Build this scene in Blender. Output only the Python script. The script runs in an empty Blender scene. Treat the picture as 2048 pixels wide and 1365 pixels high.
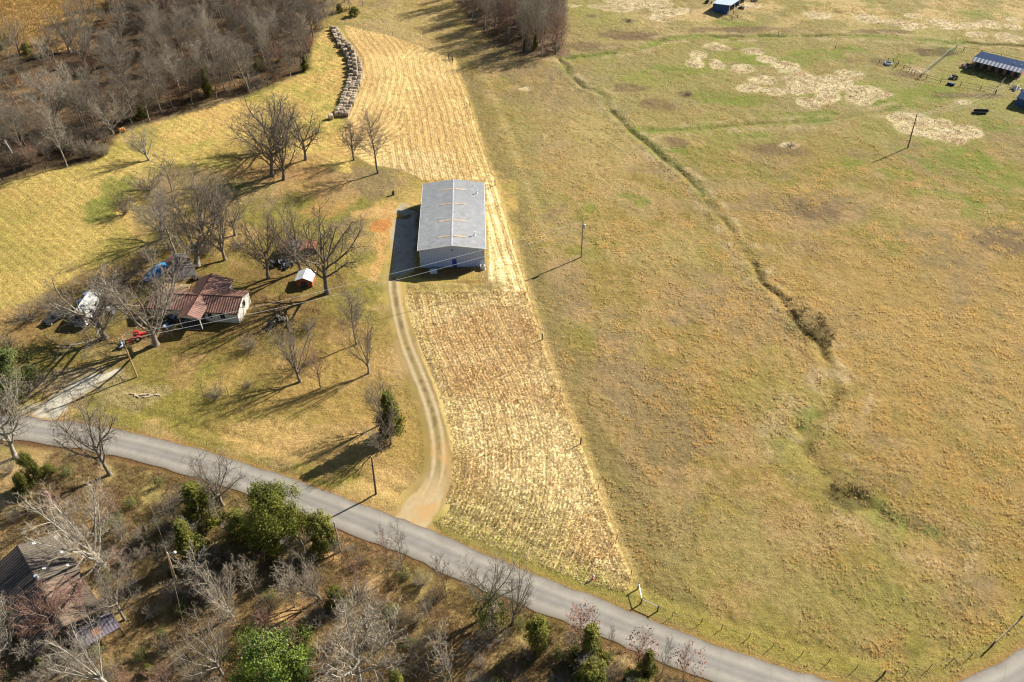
import bpy, math, random
import numpy as np
from mathutils import Vector, Matrix, Quaternion
R = math.radians
scene = bpy.context.scene
COL = scene.collection
# ------------------------------------------------------------------ camera model
F_PX, CAM_H = 1593.0, 100.0
TH = math.atan(1412 / F_PX); CT, ST = math.cos(TH), math.sin(TH)
def G(x, y, z=0.0):
    """a point of the photograph -> the place on the level z"""
    dx = (x - 1024) / F_PX; dy = -(y - 682.5) / F_PX
    t = (CAM_H - z) / (ST - dy * CT)
    return (dx * t, (CT + dy * ST) * t)
def Pj(X, Y, Z):
    zz = Z - CAM_H; d = Y * CT - zz * ST; u = Y * ST + zz * CT
    return (1024 + F_PX * X / d, 682.5 - F_PX * u / d)
def GL(pts): return [G(*p) for p in pts]
def height_of(bx, by, ty):
    g = G(bx, by); lo, hi = 0.0, 40.0
    for _ in range(40):
        m = (lo + hi) / 2
        if Pj(g[0], g[1], m)[1] > ty: lo = m
        else: hi = m
    return lo
# ------------------------------------------------------------------ helpers
def lin(c):
    return tuple(((v / 255.0) / 12.92 if v / 255.0 <= 0.04045 else ((v / 255.0 + 0.055) / 1.055) ** 2.4) for v in c)
K = 0.66
def C(r, g, b, k=K): return tuple(v * k for v in lin((r, g, b)))
def tag(o, label=None, cat=None, group=None, kind=None):
    if label: o['label'] = label
    if cat: o['category'] = cat
    if group: o['group'] = group
    if kind: o['kind'] = kind
    return o
def empty(name, loc=(0, 0, 0), rz=0.0, label=None, cat=None, group=None):
    o = bpy.data.objects.new(name, None); COL.objects.link(o)
    o.location = loc; o.rotation_euler = (0, 0, rz); o.empty_display_size = 0.5
    return tag(o, label, cat, group)
def copy_tree(root, loc, rz=0.0, scale=None, label=None, group=None):
    r = root.copy(); COL.objects.link(r); r.location = loc; r.rotation_euler = (0, 0, rz)
    if scale: r.scale = scale
    if label: r['label'] = label
    if group: r['group'] = group
    for ch in root.children:
        c = ch.copy(); COL.objects.link(c); c.parent = r
        for g in ch.children:
            d = g.copy(); COL.objects.link(d); d.parent = c
    return r
def np_mesh(name, V, F, nper, col=None, smooth=False):
    me = bpy.data.meshes.new(name)
    V = np.asarray(V, dtype=np.float32); F = np.asarray(F, dtype=np.int32)
    me.vertices.add(len(V)); me.vertices.foreach_set('co', V.ravel())
    nf = len(F); me.loops.add(nf * nper); me.loops.foreach_set('vertex_index', F.ravel())
    me.polygons.add(nf); me.polygons.foreach_set('loop_start', np.arange(nf, dtype=np.int32) * nper)
    me.polygons.foreach_set('use_smooth', np.full(nf, smooth, dtype=bool))
    if col is not None:
        a = me.attributes.new('Col', 'FLOAT_COLOR', 'POINT')
        c4 = np.ones((len(V), 4), dtype=np.float32); c4[:, :3] = col
        a.data.foreach_set('color', c4.ravel())
    me.update(calc_edges=True); me.validate()
    return me
class MB:
    """collects boxes, tubes, quads into one mesh"""
    def __init__(s): s.v = []; s.f = []
    def quad(s, *p):
        n = len(s.v); s.v += [tuple(q) for q in p]; s.f.append(tuple(range(n, n + len(p)))); return s
    def box(s, x0, y0, z0, x1, y1, z1):
        n = len(s.v)
        s.v += [(x0, y0, z0), (x1, y0, z0), (x1, y1, z0), (x0, y1, z0), (x0, y0, z1), (x1, y0, z1), (x1, y1, z1), (x0, y1, z1)]
        s.f += [tuple(n + i for i in q) for q in ((3, 2, 1, 0), (4, 5, 6, 7), (0, 1, 5, 4), (1, 2, 6, 5), (2, 3, 7, 6), (3, 0, 4, 7))]
        return s
    def prism(s, poly, y0, y1):
        """poly in (x,z), extruded along y"""
        n = len(s.v); k = len(poly)
        s.v += [(p[0], y0, p[1]) for p in poly] + [(p[0], y1, p[1]) for p in poly]
        s.f.append(tuple(range(n, n + k))); s.f.append(tuple(range(n + 2 * k - 1, n + k - 1, -1)))
        for i in range(k):
            j = (i + 1) % k; s.f.append((n + j, n + i, n + k + i, n + k + j))
        return s
    def tube(s, pts, rad, n=6, cap=True):
        pts = [Vector(p) for p in pts]
        if not hasattr(rad, '__len__'): rad = [rad] * len(pts)
        b0 = len(s.v); prev = None
        for i, p in enumerate(pts):
            d = (pts[min(i + 1, len(pts) - 1)] - pts[max(i - 1, 0)]).normalized()
            a = Vector((0, 0, 1)) if abs(d.z) < 0.9 else Vector((1, 0, 0))
            u = d.cross(a).normalized() if prev is None else (prev - d * prev.dot(d)).normalized()
            prev = u; w = d.cross(u)
            for k in range(n):
                an = 2 * math.pi * k / n
                s.v.append(tuple(p + (u * math.cos(an) + w * math.sin(an)) * rad[i]))
        for i in range(len(pts) - 1):
            for k in range(n):
                a = b0 + i * n + k; b = b0 + i * n + (k + 1) % n
                s.f.append((a, b, b + n, a + n))
        if cap:
            s.f.append(tuple(b0 + k for k in range(n))[::-1]); s.f.append(tuple(b0 + (len(pts) - 1) * n + k for k in range(n)))
        return s
    def lathe(s, prof, n=12, c=(0, 0, 0)):
        b0 = len(s.v)
        for r, z in prof:
            for k in range(n):
                an = 2 * math.pi * k / n; s.v.append((c[0] + r * math.cos(an), c[1] + r * math.sin(an), c[2] + z))
        for i in range(len(prof) - 1):
            for k in range(n):
                a = b0 + i * n + k; b = b0 + i * n + (k + 1) % n; s.f.append((a, b, b + n, a + n))
        s.f.append(tuple(b0 + k for k in range(n))[::-1]); s.f.append(tuple(b0 + (len(prof) - 1) * n + k for k in range(n)))
        return s
    def mesh(s, name, smooth=False):
        me = bpy.data.meshes.new(name); me.from_pydata(s.v, [], s.f); me.update()
        if smooth:
            for p in me.polygons: p.use_smooth = True
        return me
    def build(s, name, mat, parent=None, bevel=0.0, smooth=False):
        me = s.mesh(name, smooth); me.materials.append(mat)
        o = bpy.data.objects.new(name, me); COL.objects.link(o)
        if parent is not None: o.parent = parent
        if bevel > 0:
            m = o.modifiers.new('bevel', 'BEVEL'); m.width = bevel; m.segments = 2; m.limit_method = 'ANGLE'
        return o
def link_mesh(name, me, mat, parent=None):
    if mat is not None and not me.materials: me.materials.append(mat)
    o = bpy.data.objects.new(name, me); COL.objects.link(o)
    if parent is not None: o.parent = parent
    return o
# ------------------------------------------------------------------ numpy noise & distance
_rs = np.random.RandomState(7)
_lat = [_rs.rand(256, 256).astype(np.float32) for _ in range(12)]
def vn(X, Y, scale, seed=0):
    L = _lat[seed % 12]; x = X / scale + seed * 13.7; y = Y / scale + seed * 7.3
    xi = np.floor(x).astype(int); yi = np.floor(y).astype(int); fx = x - xi; fy = y - yi
    fx = fx * fx * (3 - 2 * fx); fy = fy * fy * (3 - 2 * fy)
    a = L[xi % 256, yi % 256]; b = L[(xi + 1) % 256, yi % 256]; c = L[xi % 256, (yi + 1) % 256]; d = L[(xi + 1) % 256, (yi + 1) % 256]
    return (a * (1 - fx) + b * fx) * (1 - fy) + (c * (1 - fx) + d * fx) * fy
def fbm(X, Y, scale, seed=0, oc=4):
    v = 0; a = 0.5; t = 0
    for i in range(oc):
        v = v + a * vn(X * math.cos(i) - Y * math.sin(i), X * math.sin(i) + Y * math.cos(i), scale / 2 ** i, seed + i); t += a; a *= 0.55
    return v / t
def seg_d(X, Y, a, b):
    ax, ay = a; bx, by = b; dx, dy = bx - ax, by - ay; L = dx * dx + dy * dy + 1e-9
    t = np.clip(((X - ax) * dx + (Y - ay) * dy) / L, 0, 1)
    return np.hypot(X - ax - t * dx, Y - ay - t * dy)
def line_d(X, Y, pts):
    d = np.full(X.shape, 1e9)
    for a, b in zip(pts[:-1], pts[1:]): d = np.minimum(d, seg_d(X, Y, a, b))
    return d
def poly_sd(X, Y, pts):
    """signed distance, positive inside"""
    d = line_d(X, Y, pts + [pts[0]]); ins = np.zeros(X.shape, bool)
    n = len(pts)
    for i in range(n):
        (x0, y0), (x1, y1) = pts[i], pts[(i + 1) % n]
        c = ((y0 > Y) != (y1 > Y)) & (X < (x1 - x0) * (Y - y0) / (y1 - y0 + 1e-12) + x0)
        ins ^= c
    return np.where(ins, d, -d)
def sst(v, a, b):
    t = np.clip((v - a) / (b - a), 0, 1); return t * t * (3 - 2 * t)
def catmull(pts, step):
    out = []; n = len(pts)
    for i in range(n - 1):
        p0 = pts[max(i - 1, 0)]; p1 = pts[i]; p2 = pts[i + 1]; p3 = pts[min(i + 2, n - 1)]
        L = math.dist(p1, p2); k = max(2, int(L / step))
        for j in range(k):
            t = j / k
            out.append(tuple(0.5 * ((2 * p1[m]) + (-p0[m] + p2[m]) * t + (2 * p0[m] - 5 * p1[m] + 4 * p2[m] - p3[m]) * t * t + (-p0[m] + 3 * p1[m] - 3 * p2[m] + p3[m]) * t ** 3) for m in range(2)))
    out.append(tuple(pts[-1])); return out
# ------------------------------------------------------------------ layout lines (photo points -> ground)
ROADN = catmull(GL([(-420, 835), (-200, 828), (-60, 828), (40, 832), (107, 841), (180, 850), (267, 866), (350, 886), (437, 910), (512, 934), (612, 967), (737, 1015), (861, 1061), (941, 1098), (1024, 1129), (1100, 1161), (1176, 1189), (1259, 1222), (1352, 1260), (1454, 1298), (1536, 1325), (1624, 1352), (1700, 1368), (1800, 1380), (1900, 1368), (1978, 1336), (2048, 1290), (2130, 1225), (2300, 1080)]), 1.5)
DRIVE = catmull(GL([(800, 452), (795, 500), (788, 560), (792, 602), (802, 650), (814, 692), (834, 742), (854, 792), (869, 842), (877, 892), (877, 930), (869, 967), (850, 1002), (834, 1025), (812, 1056)]), 0.5)
FENCE = GL([(905, 116), (914, 148), (940, 214), (958, 283), (990, 372), (1025, 490), (1054, 585), (1084, 680), (1120, 785), (1161, 888), (1196, 980), (1233, 1080), (1262, 1150), (1276, 1177)])
FENCEN = GL([(655, 40), (690, 47), (785, 72), (850, 97), (905, 116)])
ROADF = GL([(1276, 1177), (1282, 1207), (1315, 1221), (1344, 1234), (1402, 1246), (1443, 1258), (1498, 1275), (1545, 1294), (1603, 1310), (1657, 1325), (1711, 1339), (1765, 1352), (1810, 1350), (1858, 1338), (1901, 1325), (1940, 1314), (1982, 1294), (2036, 1243), (2100, 1180)])
LOWF = GL([(812, 572), (860, 566), (976, 572), (978, 530), (974, 430), (969, 345), (986, 352), (1025, 488), (1055, 590), (1084, 682), (1161, 889), (1233, 1082), (1264, 1160), (1262, 1186), (1180, 1172), (1100, 1140), (1000, 1100), (905, 1062), (872, 1048), (888, 1010), (898, 985), (903, 930), (897, 880), (886, 835), (864, 765), (840, 700), (824, 655), (812, 610)])
UPF = GL([(686, 50), (785, 74), (850, 98), (907, 118), (914, 148), (941, 214), (958, 283), (978, 345), (965, 362), (845, 362), (800, 340), (740, 330), (690, 300), (690, 245), (722, 180), (726, 120), (700, 80)])
BALEF = GL([(-300, 420), (-60, 378), (60, 352), (190, 326), (240, 265), (350, 233), (490, 196), (545, 176), (622, 140), (626, 90), (650, 58), (690, 55), (722, 120), (716, 180), (690, 240), (700, 300), (700, 345), (560, 330), (420, 330), (330, 330), (270, 420), (260, 520), (180, 540), (60, 600), (0, 640), (-300, 700)])
WOODL = GL([(-260, 420), (-60, 378), (60, 352), (190, 324), (215, 300), (245, 258), (300, 246), (350, 231), (420, 205), (490, 193), (545, 173), (620, 138), (622, 95), (645, 58), (660, -10), (230, -10), (185, 40), (150, 95), (60, 112), (-260, 150)])
WOODM = GL([(895, -12), (925, 22), (950, 52), (985, 85), (1030, 105), (1060, 113), (1126, 116), (1132, 60), (1128, -12)])
YARD = GL([(-200, 690), (60, 600), (200, 530), (300, 440), (420, 400), (560, 420), (640, 440), (700, 470), (735, 560), (760, 640), (790, 720), (830, 800), (855, 880), (850, 960), (800, 1030), (700, 1000), (560, 945), (300, 865), (0, 825), (-200, 820)])
SOUTH = GL([(-400, 905), (-60, 896), (40, 890), (107, 896), (200, 914), (300, 933), (437, 972), (560, 1012), (671, 1058), (739, 1084), (815, 1116), (954, 1175), (1064, 1220), (1158, 1260), (1264, 1305), (1378, 1352), (1460, 1390), (1600, 1440), (1800, 1470), (1950, 1450), (2100, 1350), (2300, 1200), (2600, 1500), (2200, 1900), (-200, 1900), (-800, 1200)])
DITCH = GL([(1118, 118), (1130, 135), (1142, 155), (1170, 175), (1200, 188), (1225, 220), (1262, 262), (1300, 292), (1340, 325), (1385, 368), (1420, 405), (1455, 450), (1490, 500), (1515, 545), (1550, 590), (1590, 640), (1640, 695), (1655, 740), (1668, 790), (1600, 860)])
DITCH2 = GL([(1135, 118), (1200, 108), (1290, 95), (1330, 78), (1400, 72), (1500, 74), (1600, 70), (1720, 72), (1800, 78), (1900, 85), (2048, 92)])
DITCH3 = GL([(1300, 262), (1400, 258), (1500, 248), (1620, 245), (1720, 232), (1800, 215)])
DITCH4 = GL([(1668, 790), (1600, 880), (1640, 940), (1700, 985), (1780, 1040), (1870, 1075)])
HOUSE_O, HOUSE_R = (-60.8, 122.0), R(-5.0)
BARN_O, BARN_R = (-12.5, 136.4), R(2.3)
def locw(o, r, u, v): return (o[0] + u * math.cos(r) - v * math.sin(r), o[1] + u * math.sin(r) + v * math.cos(r))
# photo-space ellipses: (cx, cy, rx, ry)
PALE = [(1290, 10, 50, 12), (1250, 15, 48, 9), (1330, 25, 28, 9), (1370, 22, 17, 6), (1315, 38, 24, 6), (1195, 12, 20, 5), (1225, 2, 20, 5),
    (1433, 95, 26, 9), (1505, 102, 24, 9), (1395, 110, 18, 8), (1388, 127, 20, 10), (1434, 130, 17, 9), (1484, 138, 22, 9), (1535, 120, 22, 8), (1530, 160, 30, 11), (1570, 135, 28, 12),
    (1600, 160, 36, 13), (1640, 175, 40, 12), (1670, 165, 40, 14), (1500, 178, 26, 8), (1548, 183, 24, 9), (1615, 208, 24, 13), (1655, 195, 24, 12), (1718, 200, 26, 12), (1720, 180, 40, 9), (1590, 180, 26, 11), (1700, 150, 30, 9), (1755, 190, 28, 9),
    (1820, 238, 42, 16), (1826, 262, 30, 13), (1875, 248, 36, 12), (1930, 262, 32, 13), (1905, 275, 32, 14), (1870, 272, 25, 10),
    (1633, 31, 26, 8), (1738, 40, 25, 10), (1800, 47, 34, 8), (1822, 52, 28, 8), (1828, 33, 17, 5), (1880, 45, 26, 8), (1900, 55, 18, 6), (1938, 52, 20, 6), (1978, 49, 24, 8), (2024, 54, 16, 7), (2020, 76, 30, 9), (1955, 70, 22, 5),
    (1050, 178, 12, 4), (1580, 292, 18, 6), (1150, 12, 16, 3), (1490, 12, 30, 6), (1925, 205, 20, 6), (1835, 140, 20, 6), (2020, 40, 18, 5)]
GREENP = [(1360, 300, 60, 9), (1166, 377, 16, 9), (1138, 397, 12, 7), (1255, 392, 14, 6), (1278, 404, 18, 9), (1175, 420, 20, 9), (1440, 75, 60, 5), (1180, 112, 40, 5), (1500, 120, 60, 12), (1560, 125, 40, 12), (1900, 95, 45, 8),
    (1640, 110, 60, 14), (1850, 190, 70, 24), (1760, 205, 50, 14), (1900, 320, 90, 30), (1810, 350, 60, 14), (1860, 385, 35, 12), (1935, 395, 40, 16), (1990, 340, 60, 30), (1990, 140, 30, 8), (1700, 330, 60, 16), (1600, 230, 90, 10), (1490, 200, 60, 14), (1440, 190, 50, 14),
    (1810, 120, 40, 10), (1700, 100, 40, 8), (1500, 270, 70, 5), (1990, 370, 50, 20), (1470, 48, 60, 8), (1960, 30, 50, 10), (1290, 262, 30, 6), (1940, 425, 40, 14), (2000, 250, 50, 30), (1350, 140, 60, 12)]
BROWNP = [(1868, 104, 36, 9), (1706, 122, 16, 6), (1470, 130, 14, 4), (1180, 32, 14, 4), (1256, 43, 14, 5), (1672, 24, 14, 4), (1760, 125, 22, 7), (1820, 150, 30, 8), (1950, 192, 100, 6), (1260, 175, 30, 9), (1370, 188, 14, 6), (1470, 100, 12, 4), (1690, 180, 12, 6),
    (1530, 60, 90, 8), (1300, 75, 60, 6), (1760, 65, 60, 5), (1250, 70, 80, 9), (1350, 285, 24, 12), (1310, 210, 40, 12), (1620, 420, 60, 20), (2000, 480, 60, 30), (1560, 300, 60, 14), (1180, 95, 60, 12), (1430, 60, 50, 6)]
def ell(X, Y, e, wob=0.0):
    cx, cy = G(e[0], e[1]); x1, _ = G(e[0] + e[2], e[1]); _, y1 = G(e[0], e[1] - e[3]); _, y0 = G(e[0], e[1] + e[3])
    rx = abs(x1 - cx); ry = max(abs(y1 - y0) / 2, 0.5)
    return np.hypot((X - cx) / rx, (Y - cy) / ry)
def ground_colour(X, Y):
    """base colours of the land: kinds of grass, straw, soil"""
    def mix(c, col, m): return c * (1 - m[..., None]) + np.array(col) * m[..., None]
    w1 = fbm(X, Y, 9, 1); w2 = fbm(X, Y, 26, 4); w3 = fbm(X, Y, 3.2, 6); w4 = fbm(X, Y, 60, 9, 3)
    wob = (fbm(X, Y, 5, 3) - .5)
    c = np.zeros(X.shape + (3,)) + np.array(C(156, 134, 74))
    c = mix(c, C(144, 134, 66), sst(w2, .42, .62))
    c = mix(c, C(174, 150, 100), sst(w1, .48, .66) * .7)
    c = mix(c, C(150, 128, 92), sst(fbm(X, Y, 14, 2), .50, .64) * .75)
    c = mix(c, C(188, 154, 104), sst(fbm(X, Y, 5, 9, 3), .54, .66) * .5)
    right = sst(X, 25, 75) * sst(170 - Y, 0, 60)
    c = mix(c, C(180, 144, 80), right * .6 * sst(w3, .3, .6))
    far = sst(Y, 165, 230) * sst(X, 10, 30)
    c = mix(c, C(158, 146, 92), far * .7)
    c = mix(c, C(142, 144, 64), far * sst(w1 * .6 + w2 * .4, .50, .62) * .6)
    vfar = sst(Y, 255, 290) * sst(X, 20, 60)
    c = mix(c, C(205, 175, 122), vfar * sst(w1, .4, .6) * .8)
    for e, cc, a in [((1350, 1100, 230, 130), C(158, 146, 84), .5), ((1700, 1200, 240, 110), C(156, 144, 80), .6), ((1850, 700, 260, 200), C(180, 150, 92), .5), ((1150, 300, 160, 110), C(190, 164, 108), .5), ((1560, 820, 90, 130), C(160, 150, 80), .5),
                     ((1400, 380, 60, 60), C(150, 132, 90), .4), ((1050, 330, 40, 160), C(150, 140, 80), .6), ((1330, 500, 120, 60), C(164, 150, 86), .5)]:
        c = mix(c, cc, sst(1.3 - ell(X, Y, e) - wob * 1.5, 0, .9) * a)
    # olive strip beside the fence
    dfe = line_d(X, Y, FENCE); rightof = (poly_sd(X, Y, LOWF) < 0) & (poly_sd(X, Y, UPF) < 0)
    strip = np.exp(-((dfe - 3.2) / 2.6) ** 2) * rightof * (X > -40)
    c = mix(c, C(146, 128, 78), strip * .85)
    strip2 = np.exp(-((dfe - 8.0) / 1.0) ** 2) * rightof * sst(Y, 110, 150)
    c = mix(c, C(205, 178, 120), strip2 * .35)
    for e in GREENP:
        c = mix(c, C(122, 136, 48) if e[1] > 60 else C(130, 140, 60), sst(1.25 - ell(X, Y, e) - wob * 2.2 - (w3 - .5), 0, .9) * .62)
    for e in BROWNP:
        c = mix(c, C(96, 76, 58) if e[3] in (9,) and e[0] == 1868 else C(122, 101, 74), sst(1.2 - ell(X, Y, e) - wob * 1.4, 0, .6) * .7)
    for e in PALE:
        m = sst(1.14 - ell(X, Y, e) - wob * .9 - (w3 - .5) * .7, 0, .3)
        c = mix(c, C(230, 208, 160, .66), m * (.65 + .35 * sst(w3, .35, .6)))
        c = mix(c, C(176, 138, 96), m * sst(fbm(X, Y, 2.0, 8), .57, .66) * .7)
    # ditches: greener grass, bare soil at the bottom
    mx_ = (vn(X, Y, 5, 2) - .5) * 1.6; my_ = (vn(X, Y, 5, 6) - .5) * 1.6
    for D, wd in ((DITCH, 1.7), (DITCH2, 2.0), (DITCH3, 1.8), (DITCH4, 3.4)):
        d = line_d(X + mx_, Y + my_, D)
        c = mix(c, C(134, 140, 68), np.exp(-(d / wd) ** 2) * (.15 + .75 * sst(w1, .42, .6)))
        c = mix(c, C(196, 172, 128), np.exp(-((d - wd * 1.6) / 1.4) ** 2) * sst(w3, .45, .6) * .6)
        if D is DITCH: c = mix(c, C(104, 90, 54), np.exp(-(d / .5) ** 2) * .7 * sst(w1, .35, .6))
    for e in [(1615, 655, 50, 32), (1700, 990, 55, 30)]:
        c = mix(c, C(74, 66, 32), sst(1.1 - ell(X, Y, e) - wob, 0, .5) * .6)
    # hay field on the left
    s = poly_sd(X, Y, BALEF) + wob * 2
    left = sst(s, -.6, .8)
    hf = np.zeros_like(c) + np.array(C(206, 178, 102))
    hf = mix(hf, C(168, 156, 76), sst(w2, .42, .58) * .75); hf = mix(hf, C(214, 170, 104), sst(w1, .52, .68) * .6)
    hf = mix(hf, C(226, 192, 112), sst(w3, .5, .7) * .6 * sst(Y, 170, 200))
    lowleft = sst(-X, 80, 110) * sst(180 - Y, 0, 30)
    hf = mix(hf, C(190, 158, 84), lowleft * .4); hf = mix(hf, C(150, 150, 72), lowleft * sst(w1, .4, .6) * .45)
    hf = mix(hf, C(98, 120, 44), sst(1.2 - ell(X, Y, (225, 395, 40, 50)) - wob * 1.5, 0, .6) * .7)
    c = c * (1 - left[..., None]) + hf * left[..., None]
    # yard
    yd = sst(poly_sd(X, Y, YARD) + wob * 5, -1.0, 3.0)
    yc = np.zeros_like(c) + np.array(C(178, 148, 84))
    yc = mix(yc, C(148, 138, 66), sst(w2, .40, .56) * .85); yc = mix(yc, C(196, 160, 102), sst(w1, .50, .64) * .75)
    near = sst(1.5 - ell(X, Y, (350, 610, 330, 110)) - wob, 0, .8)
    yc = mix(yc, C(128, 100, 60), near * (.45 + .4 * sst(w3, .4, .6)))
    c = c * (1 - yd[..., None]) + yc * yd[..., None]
    # around the barn: clay and mown grass
    bm = sst(1.25 - ell(X, Y, (880, 460, 150, 140)) - wob, 0, .5) * (poly_sd(X, Y, UPF) < 0) * (poly_sd(X, Y, LOWF) < 0) * (dfe > 0) * (X < FENCE[5][0] + 1.5)
    c = mix(c, C(206, 172, 98), bm * .8); c = mix(c, C(162, 152, 74), bm * sst(w1, .45, .6) * .6)
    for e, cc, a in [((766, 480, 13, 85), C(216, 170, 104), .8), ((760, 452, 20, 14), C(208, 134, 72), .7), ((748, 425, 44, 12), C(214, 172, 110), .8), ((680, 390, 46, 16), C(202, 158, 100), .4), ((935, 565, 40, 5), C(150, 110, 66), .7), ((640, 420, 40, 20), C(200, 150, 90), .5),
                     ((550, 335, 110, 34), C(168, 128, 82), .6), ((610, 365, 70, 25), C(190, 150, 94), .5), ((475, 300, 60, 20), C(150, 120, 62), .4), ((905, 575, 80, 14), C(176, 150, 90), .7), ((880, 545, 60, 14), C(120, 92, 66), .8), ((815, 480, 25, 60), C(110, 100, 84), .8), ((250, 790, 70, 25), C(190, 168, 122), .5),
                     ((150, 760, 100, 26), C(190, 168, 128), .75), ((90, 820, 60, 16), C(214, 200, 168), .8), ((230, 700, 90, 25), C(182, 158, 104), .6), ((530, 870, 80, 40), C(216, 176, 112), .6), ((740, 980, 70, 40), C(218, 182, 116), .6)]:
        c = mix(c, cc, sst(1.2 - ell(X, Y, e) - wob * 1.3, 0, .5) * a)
    # stubble
    sl = poly_sd(X, Y, LOWF) + wob * .8; low = sst(sl, -.25, .35)
    tp_ = seg_d(X, Y, G(800, 574), G(972, 574)); low = low * sst(tp_ + wob * 4, .2, 4.5)
    sc = np.zeros_like(c) + np.array(C(240, 210, 146, .78))
    sc = mix(sc, C(214, 172, 108), sst(w1, .45, .62) * .7)
    sc = mix(sc, C(210, 162, 100), sst(1.4 - ell(X, Y, (960, 690, 110, 110)) - wob, 0, .8) * .6)
    sc = mix(sc, C(184, 170, 96), sst(1.25 - ell(X, Y, (985, 1060, 130, 100)) - wob * 2, 0, .7) * .45)
    sc = mix(sc, C(190, 168, 96), sst(4.0 - sl, 0, 3.0) * sst(12 - dfe * 0 - np.abs(line_d(X, Y, DRIVE) - 0), 0, 8) * .6)
    sc = mix(sc, C(198, 176, 104), sst(1.3 - ell(X, Y, (880, 590, 110, 26)) - wob, 0, .6) * .7)
    sc = mix(sc, C(120, 128, 54), sst(1.2 - ell(X, Y, (1180, 1160, 30, 26)) - wob * 2, 0, .7) * .7)
    c = c * (1 - low[..., None]) + sc * low[..., None]
    su = poly_sd(X, Y, UPF) + wob * .8; up = sst(su, -.3, .5)
    sc = np.zeros_like(c) + np.array(C(236, 202, 132, .74))
    sc = mix(sc, C(216, 172, 106), sst(w1 * .5 + w2 * .5, .46, .6) * .6)
    sc = mix(sc, C(238, 208, 150), sst(1.2 - ell(X, Y, (830, 330, 90, 30)) - wob, 0, .6) * .5)
    c = c * (1 - up[..., None]) + sc * up[..., None]
    stub = np.maximum(np.maximum(low, up), left * .30)
    # pale dead grass fringe on the fence line
    fr = np.exp(-((dfe - .2) / .9) ** 2) * (X < 25)
    c = mix(c, C(228, 192, 120), fr * .7)
    # woods floors
    wl = sst(poly_sd(X, Y, WOODL) + wob * 5, -1, 2.5)
    wc = np.zeros_like(c) + np.array(C(108, 88, 64)); wc = mix(wc, C(144, 112, 76), sst(w1, .5, .64)); wc = mix(wc, C(80, 66, 46), sst(w3, .5, .7) * .7)
    c = c * (1 - wl[..., None]) + wc * wl[..., None]
    c = mix(c, C(216, 176, 110), sst(poly_sd(X, Y, GL([(-200, 150), (60, 112), (150, 95), (185, 40), (235, -10), (235, -200), (-400, -200)])) + wob * 6, -2, 3) * (.55 + .45 * sst(w1, .35, .6)))
    c = mix(c, C(190, 142, 84), sst(1.2 - ell(X, Y, (50, 165, 60, 26)) - wob, 0, .6) * .8)
    wm = sst(poly_sd(X, Y, WOODM) + wob * 5, -2, 2.0)
    c = mix(c, C(120, 96, 76), wm * .85)
    c = mix(c, C(192, 166, 108), sst(1.2 - ell(X, Y, (800, 60, 150, 70)) - wob, 0, .8) * (su < 0) * (1 - wl) * (1 - wm) * .6)
    # south of the road
    so = sst(poly_sd(X, Y, SOUTH) + wob * .8, -.3, .5)
    soc = np.zeros_like(c) + np.array(C(184, 156, 104)); soc = mix(soc, C(196, 156, 104), sst(w1, .46, .6) * .8); soc = mix(soc, C(150, 140, 72), sst(w2, .47, .58) * .6)
    soc = mix(soc, C(128, 98, 62), sst(w3, .54, .7) * .6)
    c = c * (1 - so[..., None]) + soc * so[..., None]
    # road verge
    dr = line_d(X, Y, ROADN)
    c = mix(c, C(176, 130, 80), np.exp(-(dr / .7) ** 2) * .6)
    ds = line_d(X, Y, ROADS)
    c = mix(c, C(110, 72, 46), np.exp(-(ds / 1.0) ** 2) * .8)
    ve = np.exp(-((dr - 2.6) / 2.2) ** 2) * (so < .5) * sst(X, -22, -12)
    c = mix(c, C(158, 148, 68), ve * .7)
    return c, stub, sl, su
# south edge of the road = north edge pushed out by its width
ROADW = 5.25
def offset(line, w):
    out = []
    for i in range(len(line)):
        a = line[max(i - 2, 0)]; b = line[min(i + 2, len(line) - 1)]
        dx, dy = b[0] - a[0], b[1] - a[1]; L = math.hypot(dx, dy)
        out.append((line[i][0] + dy / L * w, line[i][1] - dx / L * w))
    return out
ROADS = offset(ROADN, ROADW)
ROADC = offset(ROADN, ROADW / 2)
def relief(X, Y):
    z = (fbm(X, Y, 1.5, 5, 3) - .5) * .34 + (fbm(X, Y, 12, 7, 3) - .5) * .5
    q = fbm(X, Y, 7, 8, 2); mx_ = (vn(X, Y, 5, 2) - .5) * 1.6; my_ = (vn(X, Y, 5, 6) - .5) * 1.6
    d = line_d(X + mx_, Y + my_, DITCH); z = z - (.08 + .38 * sst(q, .42, .62)) * np.exp(-(d / .75) ** 2) + .10 * np.exp(-((d - 2) / .9) ** 2)
    d = line_d(X + mx_, Y + my_, DITCH2); z = z - (.1 + .6 * sst(q, .42, .6)) * np.exp(-(d / .9) ** 2)
    d = line_d(X, Y, DITCH3); z = z - .35 * np.exp(-(d / 1.0) ** 2)
    d = line_d(X, Y, DITCH4); z = z - .45 * np.exp(-(d / 1.6) ** 2)
    d = line_d(X, Y, offset(ROADN, -4.2)); z = z - .2 * np.exp(-(d / 1.0) ** 2)
    flat = sst(line_d(X, Y, ROADC), ROADW / 2 + .3, ROADW / 2 + 2.0)
    flat = flat * sst(line_d(X, Y, DRIVE), 2.2, 3.5)
    flat = flat * sst(np.hypot((X + 13) / 9, (Y - 149) / 15.5), 1.0, 1.4) * sst(np.hypot(X + 61, Y - 122), 11, 15)
    return z * flat
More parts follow.
